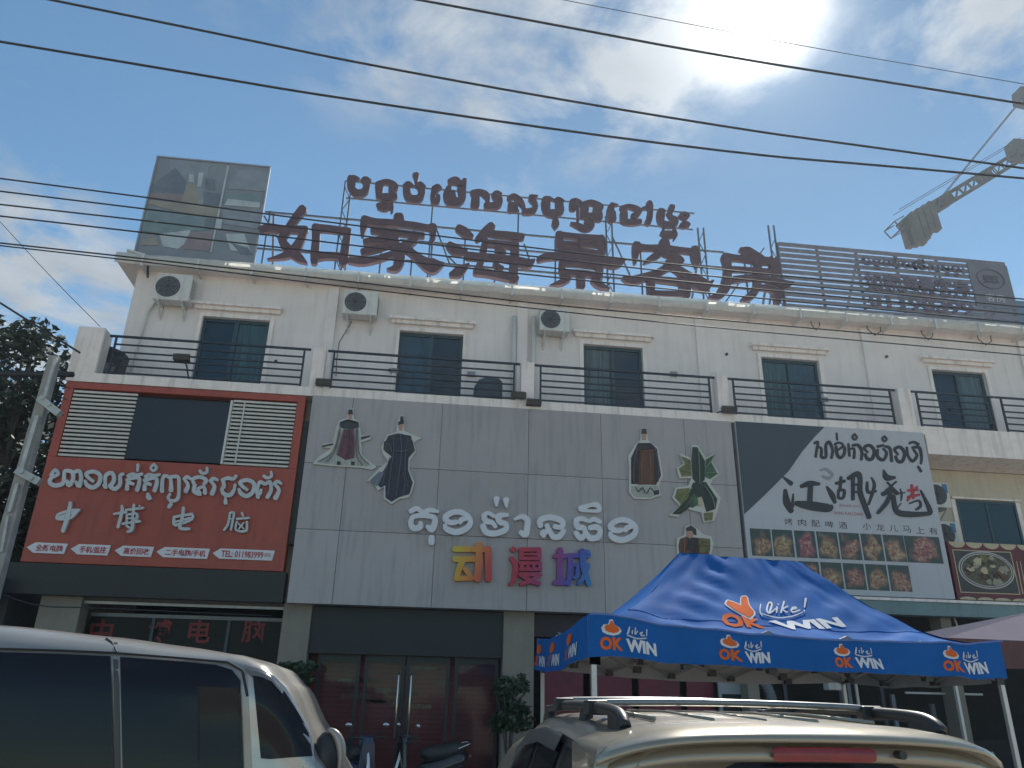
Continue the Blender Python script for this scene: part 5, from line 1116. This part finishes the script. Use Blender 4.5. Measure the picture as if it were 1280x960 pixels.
def find_u(px):
    lo, hi = 0, 1
    for _ in range(24):
        m_ = (lo + hi) / 2; q = ROT.transposed() @ (Vector(val_front(m_, .5)) - CAM); x = 640 + F_PX * q.x / -q.z
        lo, hi = (m_, hi) if x < px else (lo, m_)
    return lo
for px in (749, 898, 1041, 1177): val_logo(find_u(px))
for u0 in (.08, .40, .72):
    text('print_lettering', 'OK', ORANGE, tn, lambda a, b, t_: val_side(BLc, FLc, RL, u0 + a, .86 - b, 8, SN) + SN * .006, .07, .33, .04); text('print_lettering', 'WIN', WHITEPR, tn, lambda a, b, t_: val_side(BLc, FLc, RL, u0 + .085 + a, .86 - b, 8, SN) + SN * .006, .11, .33, .04)
    MB().add([tuple(val_side(BLc, FLc, RL, u0 + .06 + .05 * math.cos(i * math.pi / 5), .32 + .16 * math.sin(i * math.pi / 5), 8, SN) + SN * .007) for i in range(10)], [tuple(range(10))]).build('thumb_emblem', ORANGE, tn, fix=False)
# legs and scissor frame
for c in (FLc, FRc, BLc, BRc):
    q = c + (((FLc + FRc + BLc + BRc) / 4) - c).normalized() * .06
    MB().bar((q.x, q.y, 0.02), (q.x, q.y, c.z - .04), .038).build('tent_leg', TENTW, tn); MB().bar((q.x, q.y, .0), (q.x, q.y, 1.0), .048).build('leg_sleeve', TENTW, tn); box('foot_plate', (q.x - .06, q.y - .06, .004), (q.x + .06, q.y + .06, .012), TENTW, tn)
def scissor(A, B, n):
    for k in range(n):
        p = A.lerp(B, k / n); q = A.lerp(B, (k + 1) / n); dz = Vector((0, 0, -.33)); o2 = Vector((0, 0, -.04))
        m = MB().bar(p + o2, q + dz, .022).bar(p + dz, q + o2, .022); m.build('scissor_bar', mat('frame_grey', (.22, .22, .22), .5, metal=.3), tn)
        c = p.lerp(q, .5) + (o2 + dz) / 2; box('frame_joint', c - Vector((.03, .03, .04)), c + Vector((.03, .03, .04)), BLKPL, tn)
        box('frame_joint', p + dz - Vector((.035, .035, .03)), p + dz + Vector((.035, .035, .03)), BLKPL, tn)
cc = (FLc + FRc + BLc + BRc) / 4
inn_ = lambda c: c + (cc - c).normalized() * .08
scissor(inn_(FLc), inn_(FRc), 5); scissor(inn_(BLc), inn_(BRc), 5); scissor(inn_(FLc), inn_(BLc), 3); scissor(inn_(FRc), inn_(BRc), 3); scissor((FLc + BLc) / 2, (FRc + BRc) / 2, 5)
for r_ in (RL, RR):
    MB().bar((r_.x, r_.y, r_.z - .04), (r_.x, r_.y, 2.25), .03).build('centre_post', TENTW, tn)

# pink canopy at the right
pk = thing('pink_canopy', 'faded pink canopy at the right edge behind the blue tent', 'canopy')
A = P(1182, 801, -5.0); 
A = Vector((P(1182, 797, -4.6).x, -4.6, P(1182, 797, -4.6).z)); T1 = P(1300, 762, -3.6); R2 = A + Vector((4.5, .4, 0)); B3 = A + Vector((-.1, 2.6, 0)); R3 = R2 + Vector((0, 2.6, 0))
m = MB(); m.add([A, R2, R3, B3, T1], [(0, 1, 4), (1, 2, 4), (2, 3, 4), (3, 0, 4)]); o = m.build('canopy_top', PINK, pk); 
m = MB(); m.add([A, R2, R2 - Vector((0, 0, .42)), A - Vector((0, 0, .42)), R3, R3 - Vector((0, 0, .42)), B3, B3 - Vector((0, 0, .42))], [(0, 1, 2, 3), (1, 4, 5, 2), (6, 0, 3, 7)]); m.build('valance', mat('maroon_cloth', (.14, .06, .06), .8, vary=.3), pk)
for c in (A, R2, R3, B3): MB().bar((c.x + .05, c.y + .05, 0), (c.x + .05, c.y + .05, c.z - .02), .04).build('canopy_leg', TENTW, pk)

# ------------------------------------------------------------------ vehicles
def loft(stations, sect, name, m, parent, smooth=True):
    """stations: list of parameters, sect(s) -> list of points"""
    mb = MB(); k = None
    for s_ in stations:
        q = sect(s_); k = len(q); mb.v += [tuple(p) for p in q]
    n = len(stations)
    for i in range(n - 1):
        for j in range(k - 1):
            a = i * k + j; mb.f.append((a, a + 1, a + 1 + k, a + k)); mb.m.append(0)
    mb.f.append(tuple(range(k))); mb.m.append(0); mb.f.append(tuple((n - 1) * k + j for j in range(k))[::-1]); mb.m.append(0)
    return mb.build(name, m, parent, smooth=smooth)
def interp(tab, x):
    if x <= tab[0][0]: return tab[0][1]
    for (a, b), (c, d_) in zip(tab, tab[1:]):
        if x <= c:
            t_ = (x - a) / (c - a); t_ = t_ * t_ * (3 - 2 * t_) * .35 + t_ * .65; return b + (d_ - b) * t_
    return tab[-1][1]
def wheel(parent, x, y, r=.33, w_=.2, side=1, ax='y'):
    e = Vector((0, w_ / 2, 0)) if ax == 'y' else Vector((w_ / 2, 0, 0)); c = Vector((x, y, r))
    t_ = MB().cyl(c - e, c + e, r, 28).build('tyre', RUBBER, parent, bevel=.02); MB().cyl(c - e * 1.04, c + e * 1.04, r * .62, 20).build('rim', CHROME, t_, bevel=.01); MB().cyl(c - e * 1.1, c + e * 1.1, r * .2, 12).build('hub', BLKPL, t_)
# --- van (its side faces the camera, front to the right)
VY = -10.5
van = thing('parked_van', 'silver van with dark tinted windows parked at the left, front to the right', 'van', (0, 0, 0))
roof_tab = [(-5.25, 1.75), (-5.15, 2.10), (-4.9, 2.19), (-3.6, 2.22)] + [(P(x, y, VY + o).x, P(x, y, VY + o).z) for x, y, o in ((0, 779, .3), (141, 794, .3), (230, 806, .28), (295, 817, .18), (328, 829, .12), (356, 858, .1), (386, 917, .1), (398, 944, .1))] + [(-.32, 1.15), (.0, 1.05), (.16, .95), (.22, .55)]
FR = [0, .13, .3, .44, .5, .62, .78, .885, .93, .962, .986, .997, 1]; IN = [.04, 0, 0, 0, .005, .015, .035, .055, .10, .16, .25, .44, .86]
def fk(x): return 1.0 if x < -1.5 else (.35 if x > -1.05 else 1 - .65 * (x + 1.5) / .45)
def inset(i, x): return IN[i] * (fk(x) if i >= 7 else 1)
def van_side_y(x, z):
    zt = interp(roof_tab, x); f = min(1, max(0, (z - .3) / (zt - .3)))
    _I = [inset(i, x) for i in range(len(IN))]
    for (a, b), (c, d_) in zip(zip(FR, _I), zip(FR[1:], _I[1:])):
        if f <= c: return VY + b + (d_ - b) * (f - a) / max(1e-6, c - a)
    return VY + .5
def van_sec(x):
    zt = interp(roof_tab, x); zc2 = zt; e = .12 * max(0, (x + .2) / .42) if x > -.2 else (.1 * max(0, (-5.05 - x) / .2))
    h = [(VY + inset(i, x) + e, .3 + (zt - .3) * f) for i, f in enumerate(FR)]
    far = VY * 2 + 1.72; pts = [(x, y, z) for y, z in h] + [(x, 2 * (VY + .86) - y, z) for y, z in h[::-1][1:]]
    return pts
sts = sorted(set([-5.25 + i * .05 for i in range(3)] + [-5.1 + i * .1 for i in range(36)] + [-1.5 + i * .03 for i in range(58)])); sts = [s_ for s_ in sts if s_ <= .22]
loft(sts, van_sec, 'body', SILVER, van)
def vpt(px, py, lift):
    Y = VY
    for _ in range(4):
        q = P(px, py, Y); Y = van_side_y(q.x, q.z) - lift
    q = P(px, py, Y); return q
def vpanel(name, rows, m, lift=.008, parent=van):
    """rows: top and bottom pixel polylines with the same count"""
    mb = MB(); top, bot = rows; k = len(top); nr = 8
    for r_ in range(nr + 1):
        for (a, b) in zip(top, bot):
            t_ = r_ / nr; q = vpt(a[0] + (b[0] - a[0]) * t_, a[1] + (b[1] - a[1]) * t_, lift); mb.v.append(tuple(q))
    for r_ in range(nr):
        for j in range(k - 1): a = r_ * k + j; mb.f.append((a, a + 1, a + 1 + k, a + k)); mb.m.append(0)
    return mb.build(name, m, parent, smooth=True, fix=False)
vpanel('side_window', ([(-230, 806), (-150, 808), (-60, 812), (0, 815), (70, 817), (138, 820)], [(-200, 1010), (-130, 1010), (-50, 1010), (0, 1010), (70, 1010), (144, 1010)]), TINT, .016)
vpanel('sliding_door_window', ([(150, 821), (190, 824), (230, 827), (270, 831), (290, 837), (300, 850)], [(154, 1010), (190, 1010), (230, 1010), (262, 1010), (290, 1010), (306, 1010)]), TINT, .016)
vpanel('front_door_window', ([(316, 844), (330, 847), (346, 853), (357, 866), (369, 884), (385, 912)], [(326, 948), (338, 949), (350, 948), (362, 947), (376, 946), (391, 945)]), TINT, .018)
vpanel('front_door_frame', ([(309, 832), (325, 836), (343, 845), (358, 860), (372, 883), (389, 914)], [(318, 1010), (332, 1010), (350, 1010), (366, 1010), (384, 1010), (400, 1010)]), mat('van_door_silver', (.42, .42, .41), .3, metal=.7, coat=.5), .008)
vpanel('wind_visor', ([(305, 831), (322, 835), (338, 842), (350, 856)], [(314, 844), (326, 846), (340, 852), (352, 866)]), mat('smoked_visor', (.12, .12, .12), .12, vary=.1, spec=.8), .026)
vpanel('pillar_trim', ([(141, 803), (147, 803)], [(145, 1010), (151, 1010)]), mat('seam_dark', (.06, .06, .06), .5), .011)
vpanel('inner_pane', ([(249, 858), (298, 860)], [(249, 1010), (300, 1010)]), mat('tint_inner', (.012, .014, .02), .1, spec=.2), .019)
m = MB()
for q in ([(248, 858), (248, 950)],): m.tube([vpt(a, b, .014) for a, b in q], .006, 5)
m.tube([vpt(a, b, .014) for a, b in ((-230, 802), (0, 811), (70, 813), (140, 816), (230, 823), (285, 828), (303, 838), (309, 870))], .008, 6)
m.build('window_rubber', RUBBER, van)
MB().tube([vpt(a, b, .004) for a, b in ((133, 798), (140, 803), (146, 815))], .006, 5).build('roof_seam', RUBBER, van)
mr_ = thing_m = MB()
q = vpt(407, 945, .12)
mrr = MB().add([], []).build('mirror_housing', BLKPL, van) if False else None
m = MB(); 
for i in range(9):
    for j in range(10):
        a = math.pi * i / 8; b = 2 * math.pi * j / 10; m.v.append((q.x + .10 * math.sin(a) * math.cos(b), q.y + .07 * math.sin(a) * math.sin(b), q.z - .02 + .17 * math.cos(a)))
for i in range(8):
    for j in range(10): m.f.append((i * 10 + j, i * 10 + (j + 1) % 10, (i + 1) * 10 + (j + 1) % 10, (i + 1) * 10 + j)); m.m.append(0)
mo = m.build('mirror', BLKPL, van, smooth=True)
m = MB(); pp = []
for i in range(13):
    a = -.3 + (math.pi * .5 + .5) * i / 12; pp.append((q.x + .105 * math.sin(a + .3), q.y - .03, q.z - .02 + .178 * math.cos(a + .3) ))
m.tube(pp, [.012 + .02 * math.sin(math.pi * i / 12) for i in range(13)], 8); m.build('mirror_cap', SILVER, mo, smooth=True)
MB().bar((q.x, q.y + .05, q.z - .1), (q.x - .15, VY + .05, q.z - .14), .05).build('mirror_arm', BLKPL, mo)
for x in (-4.1, -.75):
    for y in (VY + .12, VY + 1.6): wheel(van, x, y)
box('bumper', (.12, VY + .08, .32), (.30, VY + 1.64, .62), BLKPL, van, .04)
m = MB(); m.add([(-.36, VY + .12, 1.17), (-.36, VY + 1.6, 1.17), (-1.02, VY + 1.5, 1.92), (-1.02, VY + .22, 1.92)], [(0, 1, 2, 3)]); m.build('windscreen', TINT, van, fix=False)
for y in (VY + .15, VY + 1.35): box('headlight', (.14, y, .72), (.2, y + .22, .92), mat('headlamp_glass', (.5, .5, .5), .1), van, .02)

# --- beige car in the foreground (seen from behind)
SX, SY = 1.31, -13.42
suv = thing('parked_suv', 'champagne coloured SUV with black roof rails seen from behind at the lower right', 'car', (SX, SY, 0))
RT = [(-.02, 1.695), (.3, 1.738), (.9, 1.755), (1.6, 1.745), (2.0, 1.69), (2.3, 1.6), (2.75, 1.28), (2.95, 1.14), (3.9, 1.02), (4.2, .9), (4.3, .55)]
F2 = [0, .15, .35, .5, .56, .66, .80, .90, .945, .972, .988, .996, 1]; I2 = [.06, .0, .0, .01, .04, .09, .16, .215, .25, .29, .36, .52, .88]
def car_sec(y):
    zt = interp(RT, y) ; e = 0.0
    if y > 3.6: e = .22 * ((y - 3.6) / .7) ** 2
    if y < .3: e = .05 * ((.3 - y) / .3)
    tap = 1 if y < 2.1 else max(0, 1 - (y - 2.1) / .85)
    h = [(-.88 + e + a * (tap if 3 < i < 10 else 1) , .32 + (zt - .32) * f) for i, (f, a) in enumerate(zip(F2, I2))]
    return [(x, y, z) for x, z in h] + [(-x, y, z) for x, z in h[::-1][1:]]
loft([.0] + [.05 + i * .1 for i in range(43)], car_sec, 'body', CHAMP, suv)
def cside(y, z, lift=0):
    zt = interp(RT, y); f = (z - .32) / (zt - .32); tap = 1 if y < 2.1 else max(0, 1 - (y - 2.1) / .85); e = .05 * ((.3 - y) / .3) if y < .3 else 0
    for i in range(len(F2) - 1):
        if f <= F2[i + 1]:
            a = I2[i] * (tap if 3 < i < 10 else 1); b = I2[i + 1] * (tap if 3 < i + 1 < 10 else 1); return -.88 + e + a + (b - a) * (f - F2[i]) / (F2[i + 1] - F2[i]) - lift
    return -.3
def swin(name, top, bot, m, lift, side):
    mb = MB(); k = len(top); nr = 8
    for r_ in range(nr + 1):
        for a, b in zip(top, bot):
            y = a[0] + (b[0] - a[0]) * r_ / nr; z = a[1] + (b[1] - a[1]) * r_ / nr; mb.v.append((side * -cside(y, z, lift) if side > 0 else cside(y, z, lift), y, z))
    for r_ in range(nr):
        for j in range(k - 1): a = r_ * k + j; mb.f.append((a, a + 1, a + 1 + k, a + k)); mb.m.append(0)
    mb.build(name, m, suv, smooth=True, fix=False)
for sd_ in (-1, 1):
    swin('window_surround', [(.20, 1.42), (.32, 1.58), (.6, 1.645), (1.0, 1.665), (1.4, 1.66), (1.8, 1.62), (2.1, 1.52)], [(.16, 1.10), (.3, 1.08), (.6, 1.07), (1.0, 1.06), (1.4, 1.06), (1.8, 1.06), (2.3, 1.08)], BLKPL, .006, sd_)
    swin('quarter_window', [(.24, 1.40), (.35, 1.55), (.62, 1.62), (.72, 1.625)], [(.22, 1.14), (.33, 1.12), (.62, 1.11), (.78, 1.11)], TINT, .012, sd_)
    swin('door_window', [(.82, 1.63), (1.1, 1.64), (1.36, 1.64)], [(.86, 1.10), (1.1, 1.10), (1.36, 1.10)], TINT, .012, sd_)
    swin('door_window', [(1.44, 1.635), (1.7, 1.60), (2.0, 1.50)], [(1.44, 1.10), (1.7, 1.10), (2.2, 1.11)], TINT, .012, sd_)
    swin('rain_visor', [(.82, 1.665), (1.3, 1.675), (1.7, 1.645), (2.0, 1.55)], [(.82, 1.60), (1.3, 1.61), (1.7, 1.57), (2.0, 1.47)], mat('smoked_visor', 0), .03, sd_)
# roof spoiler with its recessed underside
def sp_sec(xx):
    q = abs(xx) / .68; dz = -.022 * q ** 2 - .05 * q ** 6; dy = .05 * q ** 2 + .08 * q ** 8; zt = 1.726 + dz
    return [(xx, .30 + dy, zt + .012), (xx, .14 + dy, zt + .014), (xx, .0 + dy, zt + .004), (xx, -.07 + dy, zt - .012), (xx, -.095 + dy, zt - .028), (xx, -.088 + dy, zt - .04), (xx, -.0 + dy, zt - .040), (xx, .0 + dy, zt - .052), (xx, -.045 + dy, zt - .054), (xx, -.060 + dy, zt - .075), (xx, -.055 + dy, zt - .094), (xx, -.02 + dy, zt - .099), (xx, .3 + dy, zt - .10)]
loft([-.70 + 1.40 * i / 44 for i in range(45)], sp_sec, 'roof_spoiler', CHAMP, suv)
bl = MB()
for i in range(21):
    xx = -.19 + .34 * i / 20; q = abs(xx) / .68; dy = .05 * q ** 2; e = 1 if 0 < i < 20 else .5; z0 = 1.744 - .022 * q * q
    bl.v += [(xx + .02, -.066 + dy - .004, z0 - .070 - (1 - e) * .012), (xx + .02, -.076 + dy - .004, z0 - .09), (xx + .02, -.068 + dy - .004, z0 - .112 + (1 - e) * .012)]
for i in range(20):
    for j in range(2): a = i * 3 + j; bl.f.append((a, a + 1, a + 4, a + 3)); bl.m.append(0)
bl.build('brake_light', LAMPR, suv, smooth=True, fix=False)
MB().cyl((.255, -.085, 1.655), (.255, -.05, 1.655), .013, 14).build('washer_nozzle', BLKPL, suv)
# rear window and tail
m = MB()
for i in range(13):
    xx = -.60 + 1.2 * i / 12; q = abs(xx) / .6; m.v += [(xx * .97, -.01 + .05 * q ** 2, 1.63 - .02 * q * q), (xx * 1.03, -.06 + .05 * q ** 2, 1.36), (xx * 1.1, -.10 + .06 * q ** 2, 1.12)]
for i in range(12):
    for j in range(2): a = i * 3 + j; m.f.append((a, a + 1, a + 4, a + 3)); m.m.append(0)
m.build('rear_window', TINT, suv, smooth=True, fix=False)
m = MB()
for i in range(13):
    xx = -.86 + 1.72 * i / 12; q = abs(xx) / .86; m.v += [(xx * .80, .03 + .05 * q ** 2, 1.66), (xx * .86, -.005 + .06 * q ** 2, 1.5), (xx * .97, -.06 + .07 * q ** 2, 1.13), (xx, -.12 + .1 * q ** 2, 1.0), (xx, -.14 + .1 * q ** 2, .7), (xx, -.1 + .1 * q * q, .4)]
for i in range(12):
    for j in range(5): a = i * 6 + j; m.f.append((a, a + 1, a + 7, a + 6)); m.m.append(0)
m.build('tailgate', CHAMP, suv, smooth=True, fix=False)
for sd_ in (-1, 1):
    t_ = MB().add([(sd_ * .84, -.03, 1.45), (sd_ * .70, -.07, 1.42), (sd_ * .72, -.12, 1.0), (sd_ * .87, -.06, 1.0), (sd_ * .89, .15, 1.05), (sd_ * .85, .12, 1.4)], [(0, 1, 2, 3), (0, 3, 4, 5)]).build('tail_light', LAMPR, suv, fix=False)
box('rear_bumper', (-.86, -.22, .35), (.86, -.02, .62), CHAMP, suv, .05); box('number_plate', (-.2, -.145, .8), (.2, -.135, .92), LETW, suv)
for y in (.75, 3.35):
    for x in (-.78, .78): wheel(suv, x, y, .34, .2, ax='x')
# roof rails and cross bars
for sd_ in (-1, 1):
    X = -.56 if sd_ < 0 else .61; pts = [(X, .22, 1.715), (X, .27, 1.745), (X, .40, 1.762), (X, .8, 1.772), (X, 1.3, 1.768), (X, 1.65, 1.750), (X, 1.78, 1.72), (X, 1.82, 1.68)]
    m = MB(); m.tube(catmull(pts, 4), .022, 8); r_ = m.build('roof_rail', BLKPL, suv, smooth=True)
    MB().add([(X - .026, .20, 1.69), (X + .026, .20, 1.69), (X + .026, .38, 1.695), (X - .026, .38, 1.695), (X - .02, .26, 1.745), (X + .02, .26, 1.745), (X + .02, .40, 1.762), (X - .02, .40, 1.762)], [(0, 3, 2, 1), (4, 5, 6, 7), (0, 1, 5, 4), (1, 2, 6, 5), (2, 3, 7, 6), (3, 0, 4, 7)]).build('rail_foot', BLKPL, r_, bevel=.008)
    for y in (.78, 1.66): MB().add([(X - .024, y, 1.70), (X + .024, y, 1.70), (X + .024, y + .12, 1.70), (X - .024, y + .12, 1.70), (X - .018, y + .02, 1.765), (X + .018, y + .02, 1.765), (X + .018, y + .1, 1.765), (X - .018, y + .1, 1.765)], [(0, 3, 2, 1), (4, 5, 6, 7), (0, 1, 5, 4), (1, 2, 6, 5), (2, 3, 7, 6), (3, 0, 4, 7)]).build('rail_foot', BLKPL, r_, bevel=.008)
for y, z in ((.66, 1.776), (1.35, 1.782)):
    pts = [(-.6, y, z), (-.5, y, z + .012), (0, y, z + .02), (.5, y, z + .012), (.6, y, z)]
    m = MB().tube(catmull(pts, 4), .014, 8); c = m.build('cross_bar', mat('bar_alu', (.25, .26, .27), .3, metal=.7), suv, smooth=True)
    for X in (-.56, .60): box('bar_clamp', (X - .045, y - .03, z - .035), (X + .045, y + .03, z + .02), BLKPL, c, .008)
# pressed ribs of the roof skin
for X in (-.42, -.2, 0, .2, .42):
    m = MB().tube([(X, .34, 1.738), (X, .9, 1.754), (X, 1.5, 1.750)], .008, 6); m.build('roof_rib', CHAMP, suv, smooth=True)

# ------------------------------------------------------------------ scooters
def scooter(x, y, rz, label, col_m):
    s = thing('parked_scooter', label, 'scooter', (x, y, .12), 'scooters in front of the glass doors', rz)
    for yy, n_ in ((-.62, 0), (.62, 1)):
        t_ = MB().tube([(0, yy + .24 * math.cos(i * math.pi / 12), .27 + .24 * math.sin(i * math.pi / 12)) for i in range(25)], .05, 8, False).build('tyre', RUBBER, s, smooth=True); MB().cyl((-.03, yy, .27), (.03, yy, .27), .17, 16).build('rim', CHROME, t_)
    MB().prism([(-.0, 0)] * 0 or [(-.12, .3), (.12, .3), (.14, .55), (.1, .95), (-.1, .95), (-.14, .55)], .42, .5).build('front_shield', col_m, s, bevel=.02)
    MB().tube([(0, .62, .3), (0, .5, .7), (0, .42, 1.0)], [.03, .03, .025], 8).build('fork', CHROME, s)
    MB().tube(catmull([(0, -.88, .74), (0, -.7, .66), (0, -.35, .56), (0, 0, .48), (0, .14, .38)], 4), [.03, .06, .09, .12, .14, .16, .165, .17, .17, .17, .17, .165, .16, .14, .12, .10, .06][:17], 12).build('body', col_m, s, smooth=True)
    MB().tube(catmull([(0, -.78, .84), (0, -.6, .82), (0, -.3, .76), (0, 0, .74), (0, .08, .70)], 4), [.03, .07, .10, .12, .13, .135, .14, .14, .14, .14, .135, .13, .12, .10, .08, .05, .02][:17], 12).build('seat', BLKPL, s, smooth=True)
    MB().tube(catmull([(-.1, -.5, .8), (-.13, -.8, .9), (0, -.9, .93), (.13, -.8, .9), (.1, -.5, .8)], 3), .014, 6).build('grab_rail', CHROME, s, smooth=True)
    box('tail_lamp', (-.06, -.92, .68), (.06, -.86, .74), LAMPR, s, .01); box('footboard', (-.13, .05, .3), (.13, .45, .36), BLKPL, s)
    MB().tube(catmull([(-.34, .34, 1.0), (-.2, .4, 1.02), (0, .42, .98), (.2, .4, 1.02), (.34, .34, 1.0)], 4), .018, 8).build('handlebar', BLKPL, s, smooth=True)
    MB().add([(-.13, .36, .92), (.13, .36, .92), (.1, .5, .9), (-.1, .5, .9), (-.12, .36, 1.06), (.12, .36, 1.06), (.06, .48, 1.02), (-.06, .48, 1.02)], [(0, 3, 2, 1), (4, 5, 6, 7), (0, 1, 5, 4), (1, 2, 6, 5), (2, 3, 7, 6), (3, 0, 4, 7)]).build('headlamp_cowl', col_m, s, bevel=.02)
    for q in (-1, 1):
        m_ = MB().tube([(q * .22, .38, 1.02), (q * .27, .40, 1.12), (q * .33, .38, 1.18)], .008, 6).build('mirror_stalk', BLKPL, s)
        MB().tube([(q * .33 - .055, .38, 1.19), (q * .33 - .03, .38, 1.205), (q * .33 + .03, .38, 1.215), (q * .33 + .06, .38, 1.20)], [.02, .035, .035, .015], 8).build('mirror', CHROME, m_, smooth=True)
p = P(447, 930, -1.6); scooter(p.x, -1.6, R_(205), 'blue scooter partly hidden behind the van mirror', mat('blue_plastic', (.015, .03, .08), .3, coat=.5))
p = P(532, 935, -1.5); scooter(p.x, -1.5, R_(120), 'black scooter with shiny mirror before the glass doors', mat('black_gloss', (.015, .016, .02), .2, coat=.5))

# ------------------------------------------------------------------ scattering volume added to imitate lens glare
hz = bpy.data.materials.new('glare_haze'); hz.use_nodes = True; t = hz.node_tree; t.nodes.remove(t.nodes['Principled BSDF'])
pvn = t.nodes.new('ShaderNodeVolumePrincipled'); pvn.inputs['Color'].default_value = (.74, .87, 1, 1); pvn.inputs['Density'].default_value = .0008; pvn.inputs['Anisotropy'].default_value = .5
t.links.new(pvn.outputs[0], t.nodes['Material Output'].inputs['Volume'])
hb = box('glare_haze', (-310, -310, -1.0), (310, 310, 50), hz); tag(hb, kind='stuff')
